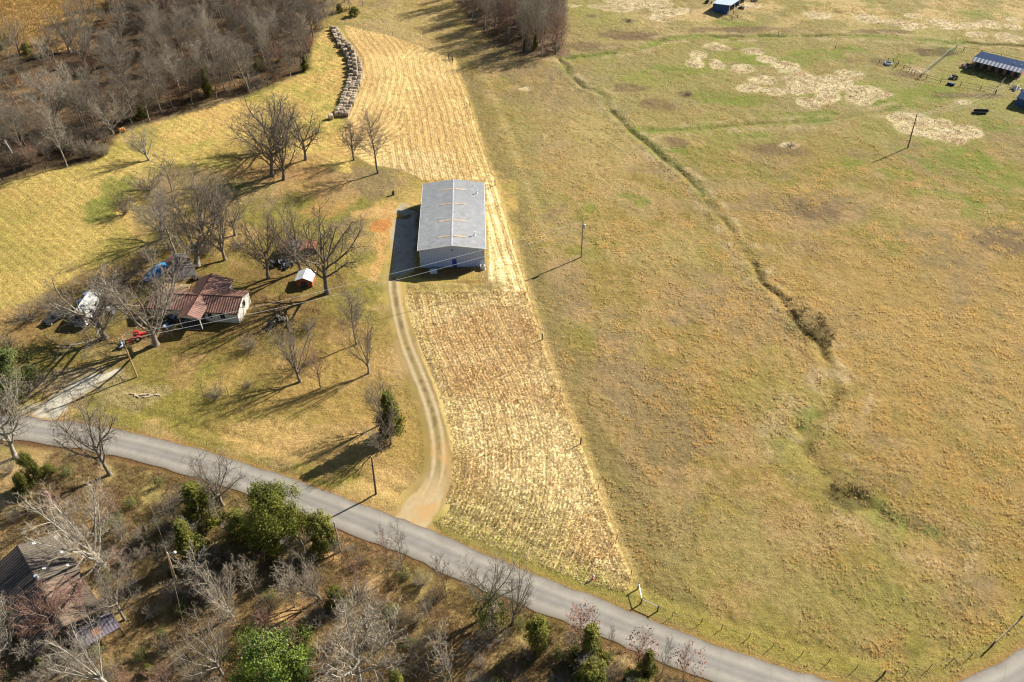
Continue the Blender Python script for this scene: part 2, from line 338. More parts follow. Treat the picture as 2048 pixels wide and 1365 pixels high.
# ------------------------------------------------------------------ materials
def newmat(name):
    m = bpy.data.materials.new(name); m.use_nodes = True; nt = m.node_tree
    return m, nt, nt.nodes['Principled BSDF']
def nd(nt, t, **kw):
    n = nt.nodes.new(t)
    for k, v in kw.items():
        if k in n.inputs: n.inputs[k].default_value = v
        else: setattr(n, k, v)
    return n
def spec(b, v):
    for k in ('Specular IOR Level', 'Specular'):
        if k in b.inputs: b.inputs[k].default_value = v; return
def simple(name, col, rough=.7, var=.25, scale=3.0, metallic=0.0, bump=0.0, objvar=0.0, sp=.4, coat=0):
    m, nt, b = newmat(name); L = nt.links
    tc = nd(nt, 'ShaderNodeTexCoord'); nz = nd(nt, 'ShaderNodeTexNoise', Scale=scale, Detail=6.0, Roughness=.65)
    L.new(tc.outputs['Object'], nz.inputs['Vector'])
    mr = nd(nt, 'ShaderNodeMapRange'); mr.inputs[1].default_value = .3; mr.inputs[2].default_value = .7; mr.inputs[3].default_value = 1 - var; mr.inputs[4].default_value = 1 + var
    L.new(nz.outputs['Fac'], mr.inputs[0])
    mx = nd(nt, 'ShaderNodeMixRGB', blend_type='MULTIPLY'); mx.inputs[0].default_value = 1; mx.inputs[1].default_value = (*col, 1)
    cmb = nd(nt, 'ShaderNodeCombineColor')
    for i in range(3): L.new(mr.outputs[0], cmb.inputs[i])
    L.new(cmb.outputs[0], mx.inputs[2]); out = mx.outputs[0]
    if objvar:
        oi = nd(nt, 'ShaderNodeObjectInfo'); r2 = nd(nt, 'ShaderNodeMapRange'); r2.inputs[3].default_value = 1 - objvar; r2.inputs[4].default_value = 1 + objvar
        L.new(oi.outputs['Random'], r2.inputs[0]); m2 = nd(nt, 'ShaderNodeMixRGB', blend_type='MULTIPLY'); m2.inputs[0].default_value = 1
        c2 = nd(nt, 'ShaderNodeCombineColor')
        for i in range(3): L.new(r2.outputs[0], c2.inputs[i])
        L.new(out, m2.inputs[1]); L.new(c2.outputs[0], m2.inputs[2]); out = m2.outputs[0]
    L.new(out, b.inputs['Base Color']); b.inputs['Roughness'].default_value = rough; b.inputs['Metallic'].default_value = metallic; spec(b, sp)
    if bump:
        bp = nd(nt, 'ShaderNodeBump', Strength=bump, Distance=.05); L.new(nz.outputs['Fac'], bp.inputs['Height']); L.new(bp.outputs[0], b.inputs['Normal'])
    return m
def attr_mat(name, rough=.9, trans=0.0, objvar=0.0, upn=0.0):
    m, nt, b = newmat(name); L = nt.links
    a = nd(nt, 'ShaderNodeAttribute', attribute_name='Col'); out = a.outputs['Color']
    if objvar:
        oi = nd(nt, 'ShaderNodeObjectInfo'); hs = nd(nt, 'ShaderNodeHueSaturation'); r2 = nd(nt, 'ShaderNodeMapRange'); r2.inputs[3].default_value = 1 - objvar; r2.inputs[4].default_value = 1 + objvar
        L.new(oi.outputs['Random'], r2.inputs[0]); L.new(r2.outputs[0], hs.inputs['Value']); L.new(out, hs.inputs['Color']); out = hs.outputs[0]
    L.new(out, b.inputs['Base Color']); b.inputs['Roughness'].default_value = rough; spec(b, .15)
    if upn:   # blades are soft and round: their normals lean towards the sky
        geo = nd(nt, 'ShaderNodeNewGeometry'); sc = nd(nt, 'ShaderNodeVectorMath', operation='SCALE'); sc.inputs['Scale'].default_value = 1 - upn; L.new(geo.outputs['Normal'], sc.inputs[0])
        ad = nd(nt, 'ShaderNodeVectorMath', operation='ADD'); L.new(sc.outputs[0], ad.inputs[0]); ad.inputs[1].default_value = (0, 0, upn * 1.6)
        no = nd(nt, 'ShaderNodeVectorMath', operation='NORMALIZE'); L.new(ad.outputs[0], no.inputs[0]); L.new(no.outputs[0], b.inputs['Normal'])
    if trans:
        tr = nd(nt, 'ShaderNodeBsdfTranslucent'); L.new(out, tr.inputs['Color']); ms = nd(nt, 'ShaderNodeMixShader'); ms.inputs[0].default_value = trans
        L.new(b.outputs[0], ms.inputs[1]); L.new(tr.outputs[0], ms.inputs[2]); L.new(ms.outputs[0], nt.nodes['Material Output'].inputs[0])
    return m
def ground_mat():
    m, nt, b = newmat('land'); L = nt.links
    a = nd(nt, 'ShaderNodeAttribute', attribute_name='Col'); st = nd(nt, 'ShaderNodeAttribute', attribute_name='stub'); rw = nd(nt, 'ShaderNodeAttribute', attribute_name='row')
    geo = nd(nt, 'ShaderNodeNewGeometry')
    n1 = nd(nt, 'ShaderNodeTexNoise', Scale=1.1, Detail=9.0, Roughness=.72); L.new(geo.outputs['Position'], n1.inputs['Vector'])
    n2 = nd(nt, 'ShaderNodeTexNoise', Scale=3.4, Detail=4.0, Roughness=.8); L.new(geo.outputs['Position'], n2.inputs['Vector'])
    n3 = nd(nt, 'ShaderNodeTexNoise', Scale=.25, Detail=5.0, Roughness=.6); L.new(geo.outputs['Position'], n3.inputs['Vector'])
    def rng(src, a0, a1, b0, b1):
        r = nd(nt, 'ShaderNodeMapRange'); r.inputs[1].default_value = a0; r.inputs[2].default_value = a1; r.inputs[3].default_value = b0; r.inputs[4].default_value = b1
        L.new(src, r.inputs[0]); return r.outputs[0]
    def math_(op, x, y=None, v=None):
        k = nd(nt, 'ShaderNodeMath', operation=op)
        L.new(x, k.inputs[0])
        if y is not None: L.new(y, k.inputs[1])
        if v is not None: k.inputs[1].default_value = v
        return k.outputs[0]
    v1 = rng(n1.outputs['Fac'], .32, .68, .58, 1.42)
    v2 = rng(n2.outputs['Fac'], .36, .64, .62, 1.36)
    calm = nd(nt, 'ShaderNodeMix'); calm.data_type = 'FLOAT'; L.new(st.outputs['Fac'], calm.inputs[0]); n5 = nd(nt, 'ShaderNodeTexNoise', Scale=6.5, Detail=4.0, Roughness=.75); L.new(geo.outputs['Position'], n5.inputs['Vector']); L.new(rng(n5.outputs['Fac'], .38, .62, .66, 1.30), calm.inputs[2]); L.new(v2, calm.inputs[3])
    calm1 = nd(nt, 'ShaderNodeMix'); calm1.data_type = 'FLOAT'; L.new(st.outputs['Fac'], calm1.inputs[0]); L.new(rng(n1.outputs['Fac'], .32, .68, .74, 1.24), calm1.inputs[2]); L.new(v1, calm1.inputs[3])
    val = math_('MULTIPLY', calm1.outputs[0], calm.outputs[0])
    # swaths: rows run at a steady spacing from the field's edge
    wob = math_('ADD', math_('MULTIPLY', rw.outputs['Fac'], v=2 * math.pi / 1.9), math_('MULTIPLY', n3.outputs['Fac'], v=2.6))
    s1 = math_('SINE', wob); s1r = rng(s1, -1, 1, .72, 1.36)
    wob2 = math_('ADD', math_('MULTIPLY', rw.outputs['Fac'], v=2 * math.pi / .62), math_('MULTIPLY', n3.outputs['Fac'], v=9.0))
    s2r = rng(math_('SINE', wob2), -1, 1, .84, 1.12)
    n4 = nd(nt, 'ShaderNodeTexNoise', Scale=4.5, Detail=3.0, Roughness=.8); L.new(geo.outputs['Position'], n4.inputs['Vector'])
    sp4 = rng(n4.outputs['Fac'], .42, .58, .40, 1.6)
    rows = math_('MULTIPLY', math_('MULTIPLY', s1r, s2r), sp4)
    mixv = nd(nt, 'ShaderNodeMix'); mixv.data_type = 'FLOAT'
    L.new(st.outputs['Fac'], mixv.inputs[0]); mixv.inputs[2].default_value = 1.0; L.new(rows, mixv.inputs[3])
    val = math_('MULTIPLY', val, mixv.outputs[0])
    cmb = nd(nt, 'ShaderNodeCombineColor')
    for i, p in enumerate((.95, 1.0, 1.15)):
        L.new(math_('POWER', val, v=p), cmb.inputs[i])
    mx = nd(nt, 'ShaderNodeMixRGB', blend_type='MULTIPLY'); mx.inputs[0].default_value = 1
    L.new(a.outputs['Color'], mx.inputs[1]); L.new(cmb.outputs[0], mx.inputs[2]); L.new(mx.outputs[0], b.inputs['Base Color'])
    b.inputs['Roughness'].default_value = .95; spec(b, .1)
    hgt = math_('ADD', math_('MULTIPLY', n1.outputs['Fac'], v=.5), math_('MULTIPLY', n5.outputs['Fac'], v=.16))
    hgt = math_('ADD', hgt, math_('MULTIPLY', math_('MULTIPLY', s2r, st.outputs['Fac']), v=.12))
    bp = nd(nt, 'ShaderNodeBump', Strength=1.0, Distance=.8); L.new(hgt, bp.inputs['Height']); L.new(bp.outputs[0], b.inputs['Normal'])
    return m
def road_mat():
    m, nt, b = newmat('asphalt'); L = nt.links
    geo = nd(nt, 'ShaderNodeNewGeometry'); at = nd(nt, 'ShaderNodeAttribute', attribute_name='across')
    n1 = nd(nt, 'ShaderNodeTexNoise', Scale=.35, Detail=8.0, Roughness=.7); L.new(geo.outputs['Position'], n1.inputs['Vector'])
    n2 = nd(nt, 'ShaderNodeTexNoise', Scale=14.0, Detail=3.0); L.new(geo.outputs['Position'], n2.inputs['Vector'])
    cr = nd(nt, 'ShaderNodeValToRGB'); e = cr.color_ramp.elements
    cols = [(0, C(128, 112, 92)), (.05, C(146, 137, 123)), (.14, C(160, 153, 140)), (.27, C(174, 166, 150)), (.40, C(148, 143, 133)), (.5, C(158, 151, 139)), (.6, C(147, 142, 132)), (.74, C(172, 164, 149)), (.86, C(158, 151, 138)), (.95, C(144, 135, 120)), (1, C(124, 108, 88))]
    e[0].position = 0; e[0].color = (*cols[0][1], 1); e[1].position = 1; e[1].color = (*cols[-1][1], 1)
    for p, c in cols[1:-1]:
        x = e.new(p); x.color = (*c, 1)
    ad = nd(nt, 'ShaderNodeMath', operation='MULTIPLY_ADD'); L.new(n1.outputs['Fac'], ad.inputs[0]); ad.inputs[1].default_value = .10; sb = nd(nt, 'ShaderNodeMath', operation='SUBTRACT'); L.new(at.outputs['Fac'], sb.inputs[0]); sb.inputs[1].default_value = .05; L.new(sb.outputs[0], ad.inputs[2])
    L.new(ad.outputs[0], cr.inputs[0])
    mr = nd(nt, 'ShaderNodeMapRange'); mr.inputs[1].default_value = .3; mr.inputs[2].default_value = .7; mr.inputs[3].default_value = .84; mr.inputs[4].default_value = 1.12; L.new(n1.outputs['Fac'], mr.inputs[0])
    m2 = nd(nt, 'ShaderNodeMapRange'); m2.inputs[1].default_value = .3; m2.inputs[2].default_value = .7; m2.inputs[3].default_value = .92; m2.inputs[4].default_value = 1.08; L.new(n2.outputs['Fac'], m2.inputs[0])
    # fine tar-sealed cracks
    vo = nd(nt, 'ShaderNodeTexVoronoi', feature='DISTANCE_TO_EDGE', Scale=.16); wv = nd(nt, 'ShaderNodeMixRGB', blend_type='ADD'); wv.inputs[0].default_value = 1.2
    L.new(geo.outputs['Position'], wv.inputs[1]); L.new(n1.outputs['Color'], wv.inputs[2]); L.new(wv.outputs[0], vo.inputs['Vector'])
    m3 = nd(nt, 'ShaderNodeMapRange'); m3.inputs[1].default_value = 0; m3.inputs[2].default_value = .006; m3.inputs[3].default_value = .80; m3.inputs[4].default_value = 1; L.new(vo.outputs['Distance'], m3.inputs[0])
    k = nd(nt, 'ShaderNodeMath', operation='MULTIPLY'); L.new(mr.outputs[0], k.inputs[0]); L.new(m2.outputs[0], k.inputs[1])
    k2 = nd(nt, 'ShaderNodeMath', operation='MULTIPLY'); L.new(k.outputs[0], k2.inputs[0]); L.new(m3.outputs[0], k2.inputs[1])
    cm = nd(nt, 'ShaderNodeCombineColor')
    for i in range(3): L.new(k2.outputs[0], cm.inputs[i])
    mx = nd(nt, 'ShaderNodeMixRGB', blend_type='MULTIPLY'); mx.inputs[0].default_value = 1; L.new(cr.outputs[0], mx.inputs[1]); L.new(cm.outputs[0], mx.inputs[2])
    L.new(mx.outputs[0], b.inputs['Base Color']); b.inputs['Roughness'].default_value = .85; spec(b, .25)
    return m
def roof_streak(name, col, dark, axis, freq, rough=.45, metallic=0.0, stain=.3):
    """painted or weathered sheet metal: alternating rib faces plus stains"""
    m, nt, b = newmat(name); L = nt.links
    tc = nd(nt, 'ShaderNodeTexCoord'); sx = nd(nt, 'ShaderNodeSeparateXYZ'); L.new(tc.outputs['Object'], sx.inputs[0])
    mu = nd(nt, 'ShaderNodeMath', operation='MULTIPLY'); L.new(sx.outputs[axis], mu.inputs[0]); mu.inputs[1].default_value = freq * 2 * math.pi
    si = nd(nt, 'ShaderNodeMath', operation='SINE'); L.new(mu.outputs[0], si.inputs[0])
    r = nd(nt, 'ShaderNodeMapRange'); r.inputs[1].default_value = -.2; r.inputs[2].default_value = .5; L.new(si.outputs[0], r.inputs[0])
    mx = nd(nt, 'ShaderNodeMixRGB'); mx.inputs[1].default_value = (*dark, 1); mx.inputs[2].default_value = (*col, 1); L.new(r.outputs[0], mx.inputs[0])
    nz = nd(nt, 'ShaderNodeTexNoise', Scale=.8, Detail=7.0, Roughness=.7); L.new(tc.outputs['Object'], nz.inputs['Vector'])
    r2 = nd(nt, 'ShaderNodeMapRange'); r2.inputs[1].default_value = .3; r2.inputs[2].default_value = .7; r2.inputs[3].default_value = 1 - stain; r2.inputs[4].default_value = 1 + stain * .5; L.new(nz.outputs['Fac'], r2.inputs[0])
    cm = nd(nt, 'ShaderNodeCombineColor')
    for i in range(3): L.new(r2.outputs[0], cm.inputs[i])
    m2 = nd(nt, 'ShaderNodeMixRGB', blend_type='MULTIPLY'); m2.inputs[0].default_value = 1; L.new(mx.outputs[0], m2.inputs[1]); L.new(cm.outputs[0], m2.inputs[2])
    L.new(m2.outputs[0], b.inputs['Base Color']); b.inputs['Roughness'].default_value = rough; b.inputs['Metallic'].default_value = metallic; spec(b, .35)
    return m
M = {}
M['ground'] = ground_mat(); M['road'] = road_mat()
M['bark'] = simple('bark_brown', (.15, .12, .088), .9, .35, 2.5, bump=.5, objvar=.15)
M['bark_pale'] = simple('bark_pale', (.29, .26, .205), .9, .45, 1.5, bump=.4, objvar=.12)
M['bark_mid'] = simple('bark_grey', (.21, .175, .13), .9, .4, 2.0, bump=.4, objvar=.2)
M['twig'] = simple('twig_brown', (.13, .10, .068), .9, .25, 1.0, objvar=.2)
M['twig_pale'] = simple('twig_pale', (.275, .23, .165), .9, .25, 1.0, objvar=.2)
M['twig_mid'] = simple('twig_grey', (.185, .15, .105), .9, .25, 1.0, objvar=.22)
M['twig_red'] = simple('twig_red', (.26, .14, .095), .9, .25, 1.0, objvar=.2)
M['leaf'] = attr_mat('foliage', .75, .25, .15)
M['gloss_leaf'] = attr_mat('glossy_foliage', .5, .12); spec(M['gloss_leaf'].node_tree.nodes['Principled BSDF'], .25)
M['tuft'] = attr_mat('dry_grass', .95, 0.25, 0, .62); M['tussock'] = attr_mat('tussock_grass', .95, 0.32, 0, .25)
M['barnroof'] = roof_streak('barn_roof_metal', C(206, 205, 202), C(176, 177, 178), 1, 3.3, .42, .0, .24)
M['barnwall'] = roof_streak('barn_wall_metal', C(206, 220, 250, .72), C(176, 192, 226, .72), 0, 3.3, .5, .0, .08)  # blue of the sky on the shaded wall is put into this colour
M['trim'] = simple('white_trim', C(240, 238, 232), .5, .08)
M['skylight'] = simple('aged_skylight_panel', C(200, 176, 146), .5, .35, 1.4)
M['blue_door'] = simple('blue_paint', (.03, .045, .28), .4, .1)
M['houseroof'] = roof_streak('red_roof_metal', C(184, 142, 124), C(104, 72, 62), 0, 2.0, .5, 0, .30)
M['houseroof_y'] = roof_streak('red_roof_metal_cross', C(166, 124, 106), C(124, 86, 74), 1, 2.0, .5, 0, .30)
M['tanroof'] = roof_streak('tan_roof_metal', C(206, 176, 128), C(160, 130, 92), 0, 2.0, .6, 0, .25)
M['darkridge'] = simple('ridge_brown', C(92, 56, 46), .5, .2)
M['white'] = simple('white_siding', C(236, 230, 212), .7, .12, 1.2)
M['glass'] = simple('dark_glass', (.02, .022, .028), .12, .1, sp=.6)
M['darkwood'] = simple('dark_wood', (.085, .062, .045), .85, .3, 6)
M['pole'] = simple('weathered_pole', (.27, .215, .16), .85, .3, 3)
M['newpole'] = simple('yellow_wood_pole', (.42, .27, .14), .8, .25, 3)
M['post'] = simple('dark_post', (.075, .05, .045), .8, .3, 5)
M['steel'] = simple('galvanised_steel', (.50, .51, .53), .4, .12, 4, metallic=.4)
M['wire'] = simple('wire_light', (.62, .62, .60), .5, .05)
M['wire_dark'] = simple('wire_dark', (.12, .10, .09), .7, .05)
M['concrete'] = simple('concrete', (.46, .48, .50), .9, .15, 4)
M['oldroof'] = roof_streak('dark_old_roof', C(104, 94, 86), C(58, 52, 48), 1, 2.2, .7, 0, .35)
M['oldroof_tan'] = roof_streak('faded_tan_roof', C(128, 116, 98), C(98, 88, 74), 1, 2.2, .7, 0, .5)
M['lilac'] = roof_streak('lilac_porch_roof', C(140, 132, 138), C(112, 104, 110), 0, 2.5, .6, 0, .25)
M['stableroof'] = roof_streak('sky_tinted_roof_metal', (.014, .035, .085), (.010, .026, .065), 0, 2.5, .9, 0, .25); spec(M['stableroof'].node_tree.nodes['Principled BSDF'], .05)  # dark blue stands in for sky reflected on the stable's back slope
M['stablefront'] = roof_streak('ribbed_clear_panel', C(206, 212, 222), C(110, 118, 134), 0, .95, .5, 0, .2)
M['shedroof'] = simple('pale_blue_roof_metal', C(205, 216, 232), .4, .08, 1)
M['bluewall'] = roof_streak('blue_wall_metal', (.035, .09, .22), (.025, .065, .17), 0, 2.0, .6, 0, .25)
M['rust'] = simple('rusty_boards', (.27, .075, .03), .85, .35, 3)
M['brick'] = simple('faded_red_boards', (.34, .17, .11), .9, .3, 2)
M['brick_dull'] = simple('rust_brown_roof', (.17, .115, .08), .9, .5, 1.5)
M['tinwhite'] = simple('white_tin', C(240, 240, 240), .4, .12, 2)
M['tarp'] = simple('blue_tarp', (.02, .20, .42), .45, .3, 1.5, bump=.6)
M['black'] = simple('black_rubber', (.018, .018, .02), .7, .2, 5)
M['junk'] = simple('dark_scrap_and_shade', (.03, .03, .036), .6, .5, 3)
M['redpaint'] = simple('red_paint', (.55, .03, .02), .4, .2, 2)
M['bluepaint'] = simple('pale_blue_paint', (.32, .42, .58), .35, .15, 2)
M['bluegrey'] = simple('blue_grey_paint', (.22, .29, .38), .3, .12, 2)
M['rvwhite'] = simple('off_white_panel', C(232, 230, 220), .4, .12, 1.2)
M['rvblue'] = simple('blue_stripe', (.08, .14, .28), .35, .1)
M['hay'] = simple('weathered_hay', (.31, .245, .165), .95, .65, 1.8, bump=1, objvar=.4)
M['hayend'] = simple('hay_end', (.26, .19, .12), .95, .5, 4, bump=.8, objvar=.2)
M['orange'] = simple('orange_wood', (.50, .22, .06), .8, .4, 3)
M['log'] = simple('cut_logs', (.44, .34, .22), .85, .35, 3)
M['gravel'] = attr_mat('gravel_track', .95)
M['brownleaf'] = simple('brown_leaf', (.24, .095, .05), .8, .35, 1.0)
M['shingle'] = simple('patchy_shingles', (.10, .085, .075), .9, .5, 1.2)
# ------------------------------------------------------------------ ground
def axis(lo, hi, fine_lo, fine_hi, fine, mid):
    a = list(np.arange(fine_lo, fine_hi, fine)); b = list(np.arange(fine_hi, hi, mid)) + [hi]; c = list(np.arange(fine_lo, lo, -mid))[1:] + [lo]
    out = sorted(set(np.round(c[::-1] + a + b, 4)))
    s = mid; v = hi
    while v < 2500: s *= 1.35; v += s; out.append(v)
    s = mid; v = lo
    while v > -2500: s *= 1.35; v -= s; out.insert(0, v)
    return np.array(out)
xs = axis(-196, 196, -66, 66, .30, .62); ys = axis(36, 306, 42, 130, .30, .52)
GX, GY = np.meshgrid(xs, ys)
gc, stub, sl, su = ground_colour(GX, GY)
GZ = relief(GX, GY)
infar = (np.abs(GX) > 196) | (GY < 36) | (GY > 306); GZ[infar] = 0
ddr = line_d(GX, GY, DRIVE); dfe = line_d(GX, GY, FENCE)
BALELINE = catmull(GL([(667, 60), (684, 88), (703, 112), (711, 140), (712, 160), (704, 182), (696, 205), (682, 236)]), 1.0)
dba = line_d(GX, GY, BALELINE)
rowc = np.where(sl > -3, np.where(dfe < 4.5, dfe, np.abs(ddr - 3)), np.where(su > -3, np.minimum(dba, dfe + .0), GY * .75 + GX * .65))
ny, nx = GX.shape
idx = np.arange(nx * ny).reshape(ny, nx)
Fq = np.stack([idx[:-1, :-1], idx[:-1, 1:], idx[1:, 1:], idx[1:, :-1]], -1).reshape(-1, 4)
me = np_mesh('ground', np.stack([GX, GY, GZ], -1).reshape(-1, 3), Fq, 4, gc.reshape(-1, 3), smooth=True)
for nm, arr in (('stub', stub), ('row', rowc)):
    a = me.attributes.new(nm, 'FLOAT', 'POINT'); a.data.foreach_set('value', arr.astype(np.float32).ravel())
g = link_mesh('ground', me, M['ground']); tag(g, kind='structure')
def zat(x, y):
    return float(relief(np.array([x]), np.array([y]))[0])
# road ribbon with its own crown
def ribbon(name, centre, half, n, zc, zedge, mat, colfn=None, attr=None, rag=0.0):
    rs = np.random.RandomState(3); c = np.array(centre); t = np.gradient(c, axis=0); t /= np.linalg.norm(t, axis=1)[:, None]
    nrm = np.stack([t[:, 1], -t[:, 0]], -1); s = np.linspace(-1, 1, n)
    w = np.ones((len(c), n)) * (np.asarray(half)[:, None] if hasattr(half, '__len__') else half)
    if rag: 
        w = w + (vn(c[:, 0], c[:, 1], 1.6, 2)[:, None] - .5) * rag
    X = c[:, 0:1] + nrm[:, 0:1] * s * w; Y = c[:, 1:2] + nrm[:, 1:2] * s * w
    Z = zc - (zc - zedge) * s[None, :] ** 4 * np.ones_like(X)
    ii = np.arange(X.size).reshape(X.shape); Fr = np.stack([ii[:-1, :-1], ii[1:, :-1], ii[1:, 1:], ii[:-1, 1:]], -1).reshape(-1, 4)[:, ::-1]
    col = colfn(X, Y, s[None, :] * w).reshape(-1, 3) if colfn else None
    me = np_mesh(name, np.stack([X, Y, Z], -1).reshape(-1, 3), Fr, 4, col, True)
    if attr:
        a = me.attributes.new(attr, 'FLOAT', 'POINT'); a.data.foreach_set('value', ((s[None, :] + 1) / 2 * np.ones_like(X)).astype(np.float32).ravel())
    o = link_mesh(name, me, mat); tag(o, kind='structure'); return o
ribbon('road', ROADC, ROADW / 2, 13, .085, .06, M['road'], attr='across', rag=.5)
def drive_col(X, Y, s):
    base, _, _, _ = ground_colour(X, Y)
    n = fbm(X, Y, 1.2, 3, 4); n2 = fbm(X, Y, 6, 5, 3); n3 = fbm(X, Y, .5, 8, 2)
    fl = 1.2 * sst(82.5 - Y, 0, 8.5); mouth = sst(84 - Y, 0, 7)[..., None]; north = sst(Y, 122, 134)[..., None]
    tr = np.exp(-((np.abs(s) - .80) / .40) ** 2)[..., None]
    wide = sst(1.62 + fl + (n - .5) * .9 - np.abs(s), 0, .5)[..., None]
    mid = np.array(C(150, 130, 82)) * (1 - .35 * (n[..., None] < .45)); grav = np.array(C(200, 178, 136)) * (.82 + .34 * n3[..., None])
    grav = grav * (1 - .35 * sst(n2, .5, .62)[..., None]) + np.array(C(204, 168, 112)) * .35 * sst(n2, .5, .62)[..., None]
    body = mid * (1 - np.maximum(tr, mouth * .9)) + grav * np.maximum(tr, mouth * .9)
    tan = np.array(C(214, 178, 118)); side = sst(-s, .4, 1.4)[..., None] * sst(Y, 112, 124)[..., None]
    body = body * (1 - side * .7) + tan * side * .7
    om = (sst(fbm(X, Y, 3, 5, 3), .45, .6) * sst(90 - Y, 0, 6))[..., None] * .6; body = body * (1 - om) + np.array(C(204, 160, 100)) * om
    return base * (1 - wide) + body * wide
DR = catmull(DRIVE[::4] + [DRIVE[-1]], .3)
DRY = np.array([p[1] for p in DR]); DHW = 2.4 + 1.8 * sst(82.5 - DRY, 0, 8.5)
ribbon('driveway', DR, DHW, 46, .045, .0, M['gravel'], colfn=drive_col, rag=.2)
# gravel fan at the mouth of the driveway and at the house drive
def patch(name, poly, z, colf):
    pts = poly; xs_ = [p[0] for p in pts]; ys_ = [p[1] for p in pts]
    X, Y = np.meshgrid(np.arange(min(xs_), max(xs_), .22), np.arange(min(ys_), max(ys_), .22))
    sd = poly_sd(X, Y, pts) + (fbm(X, Y, 2, 3) - .5) * 1.6
    ii = np.arange(X.size).reshape(X.shape); Fr = np.stack([ii[:-1, :-1], ii[:-1, 1:], ii[1:, 1:], ii[1:, :-1]], -1).reshape(-1, 4)
    keep = (sd.reshape(-1)[Fr] > -.1).all(1); Fr = Fr[keep]
    base, _, _, _ = ground_colour(X, Y); n = fbm(X, Y, 1.0, 5, 3)
    m = sst(sd, .1, 1.3)[..., None]; colr = base * (1 - m) + np.array(colf) * (.75 + .5 * n[..., None]) * m
    u, inv = np.unique(Fr, return_inverse=True)
    V = np.stack([X, Y, np.full_like(X, z)], -1).reshape(-1, 3)[u]
    me = np_mesh(name, V, inv.reshape(-1, 4), 4, colr.reshape(-1, 3)[u], True)
    o = link_mesh(name, me, M['gravel']); tag(o, kind='structure'); return o
patch('house_driveway', GL([(10, 838), (60, 828), (105, 790), (140, 765), (200, 735), (245, 715), (262, 725), (225, 758), (180, 785), (140, 815), (120, 842), (60, 842)]), .055, C(206, 196, 172))
patch('gravel_apron', GL([(782, 425), (800, 405), (838, 410), (838, 470), (832, 545), (806, 556), (780, 556), (779, 500)]), .052, C(176, 168, 152))
# ------------------------------------------------------------------ grass stuff
rs = np.random.RandomState(11)
def in_frame(X, Y, m=30):
    d = Y * CT + CAM_H * ST; px = 1024 + F_PX * X / d; py = 682.5 - F_PX * (Y * ST - CAM_H * CT) / d
    return (px > -m) & (px < 2048 + m) & (py > -m) & (py < 1365 + m)
def tufts(name, X, Y, size, hgt, col, blades, wid, label, cat, lean=0.0, up=.5, Z=None):
    N = len(X)
    if Z is None: Z = relief(X, Y)
    an = rs.rand(N, blades) * 2 * np.pi; rr = rs.rand(N, blades) ** .6
    ox = np.cos(an); oy = np.sin(an)
    S = size[:, None]; Hh = hgt[:, None]
    bx = X[:, None] + ox * rr * S * .38; by = Y[:, None] + oy * rr * S * .38
    tx = bx + ox * S * .35 * rs.rand(N, blades) + lean * S; ty = by + oy * S * .35 * rs.rand(N, blades)
    tz = Z[:, None] + Hh * (up + (1 - up) * rs.rand(N, blades))
    pa = rs.rand(N, blades) * np.pi; w = wid[:, None] * (.6 + .8 * rs.rand(N, blades))
    v0 = np.stack([bx - np.cos(pa) * w, by - np.sin(pa) * w, Z[:, None] + 0 * bx - .03], -1)
    v1 = np.stack([bx + np.cos(pa) * w, by + np.sin(pa) * w, Z[:, None] + 0 * bx - .03], -1)
    v2 = np.stack([tx, ty, tz], -1)
    V = np.stack([v0, v1, v2], 2).reshape(-1, 3); Fr = np.arange(len(V)).reshape(-1, 3)
    c = np.repeat((col[:, None, :] * (.75 + .5 * rs.rand(N, blades, 1))).reshape(-1, 3), 3, 0)
    me = np_mesh(name, V, Fr, 3, c); o = link_mesh(name, me, M['tussock'] if name == 'bunch_grass' else M['tuft']); tag(o, label, cat, kind='stuff'); return o
def scatter(n, x0, x1, y0, y1, test):
    X = rs.uniform(x0, x1, n); Y = rs.uniform(y0, y1, n); k = in_frame(X, Y) & test(X, Y); return X[k], Y[k]
def mixc(a, b, t): return np.array(a) * (1 - t[:, None]) + np.array(b) * t[:, None]
PAST_EX = lambda X, Y: (poly_sd(X, Y, LOWF) < -.8) & (poly_sd(X, Y, UPF) < -.8) & (poly_sd(X, Y, SOUTH) < 0) & (line_d(X, Y, ROADC) > ROADW / 2 + .6) & (poly_sd(X, Y, WOODM) < 0)
def past(X, Y):
    fx = np.interp(Y, [p[1] for p in FENCE][::-1], [p[0] for p in FENCE][::-1])
    k = (X > fx + 1.5) & PAST_EX(X, Y)
    d = fbm(X, Y, 11, 2, 3) * .30 + fbm(X, Y, 2.1, 7, 3) * .70; right = sst(X, 15, 60) * .035
    thr = .535 - right + .07 * sst(Y, 165, 215) * (X > 10) + .06 * np.exp(-((X - fx - 4) / 3.5) ** 2)
    zone = np.zeros(len(X))
    for e in [(1230, 780, 150, 260), (1450, 640, 200, 170), (1900, 760, 260, 260), (1450, 560, 120, 80), (1950, 1040, 160, 120), (1200, 440, 140, 60)]: zone = np.maximum(zone, sst(1.3 - ell(X, Y, e), 0, .8))
    thr = thr + .035 - .06 * zone
    for e in PALE: k &= ell(X, Y, e) > 1.05
    return k & (rs.rand(len(X)) < np.clip((d - thr + .055) / .11, 0, 1) ** 1.6)
X, Y = scatter(165000, -30, 190, 45, 303, past)
nk = 1 + (rs.rand(len(X)) ** 2 * 9).astype(int); X, Y = np.repeat(X, nk), np.repeat(Y, nk)
sg_ = .18 + .11 * np.repeat(nk, nk); an_ = rs.randn(len(X)); bn_ = rs.randn(len(X)); X = X + (an_ * .85 + bn_ * .3) * sg_ * .8; Y = Y + (bn_ * .75 - an_ * .4) * sg_ * .8
fx_ = np.interp(Y, [p[1] for p in FENCE][::-1], [p[0] for p in FENCE][::-1]); k_ = (X > fx_ + 1) & (line_d(X, Y, ROADC) > ROADW / 2 + .5); X, Y = X[k_], Y[k_]
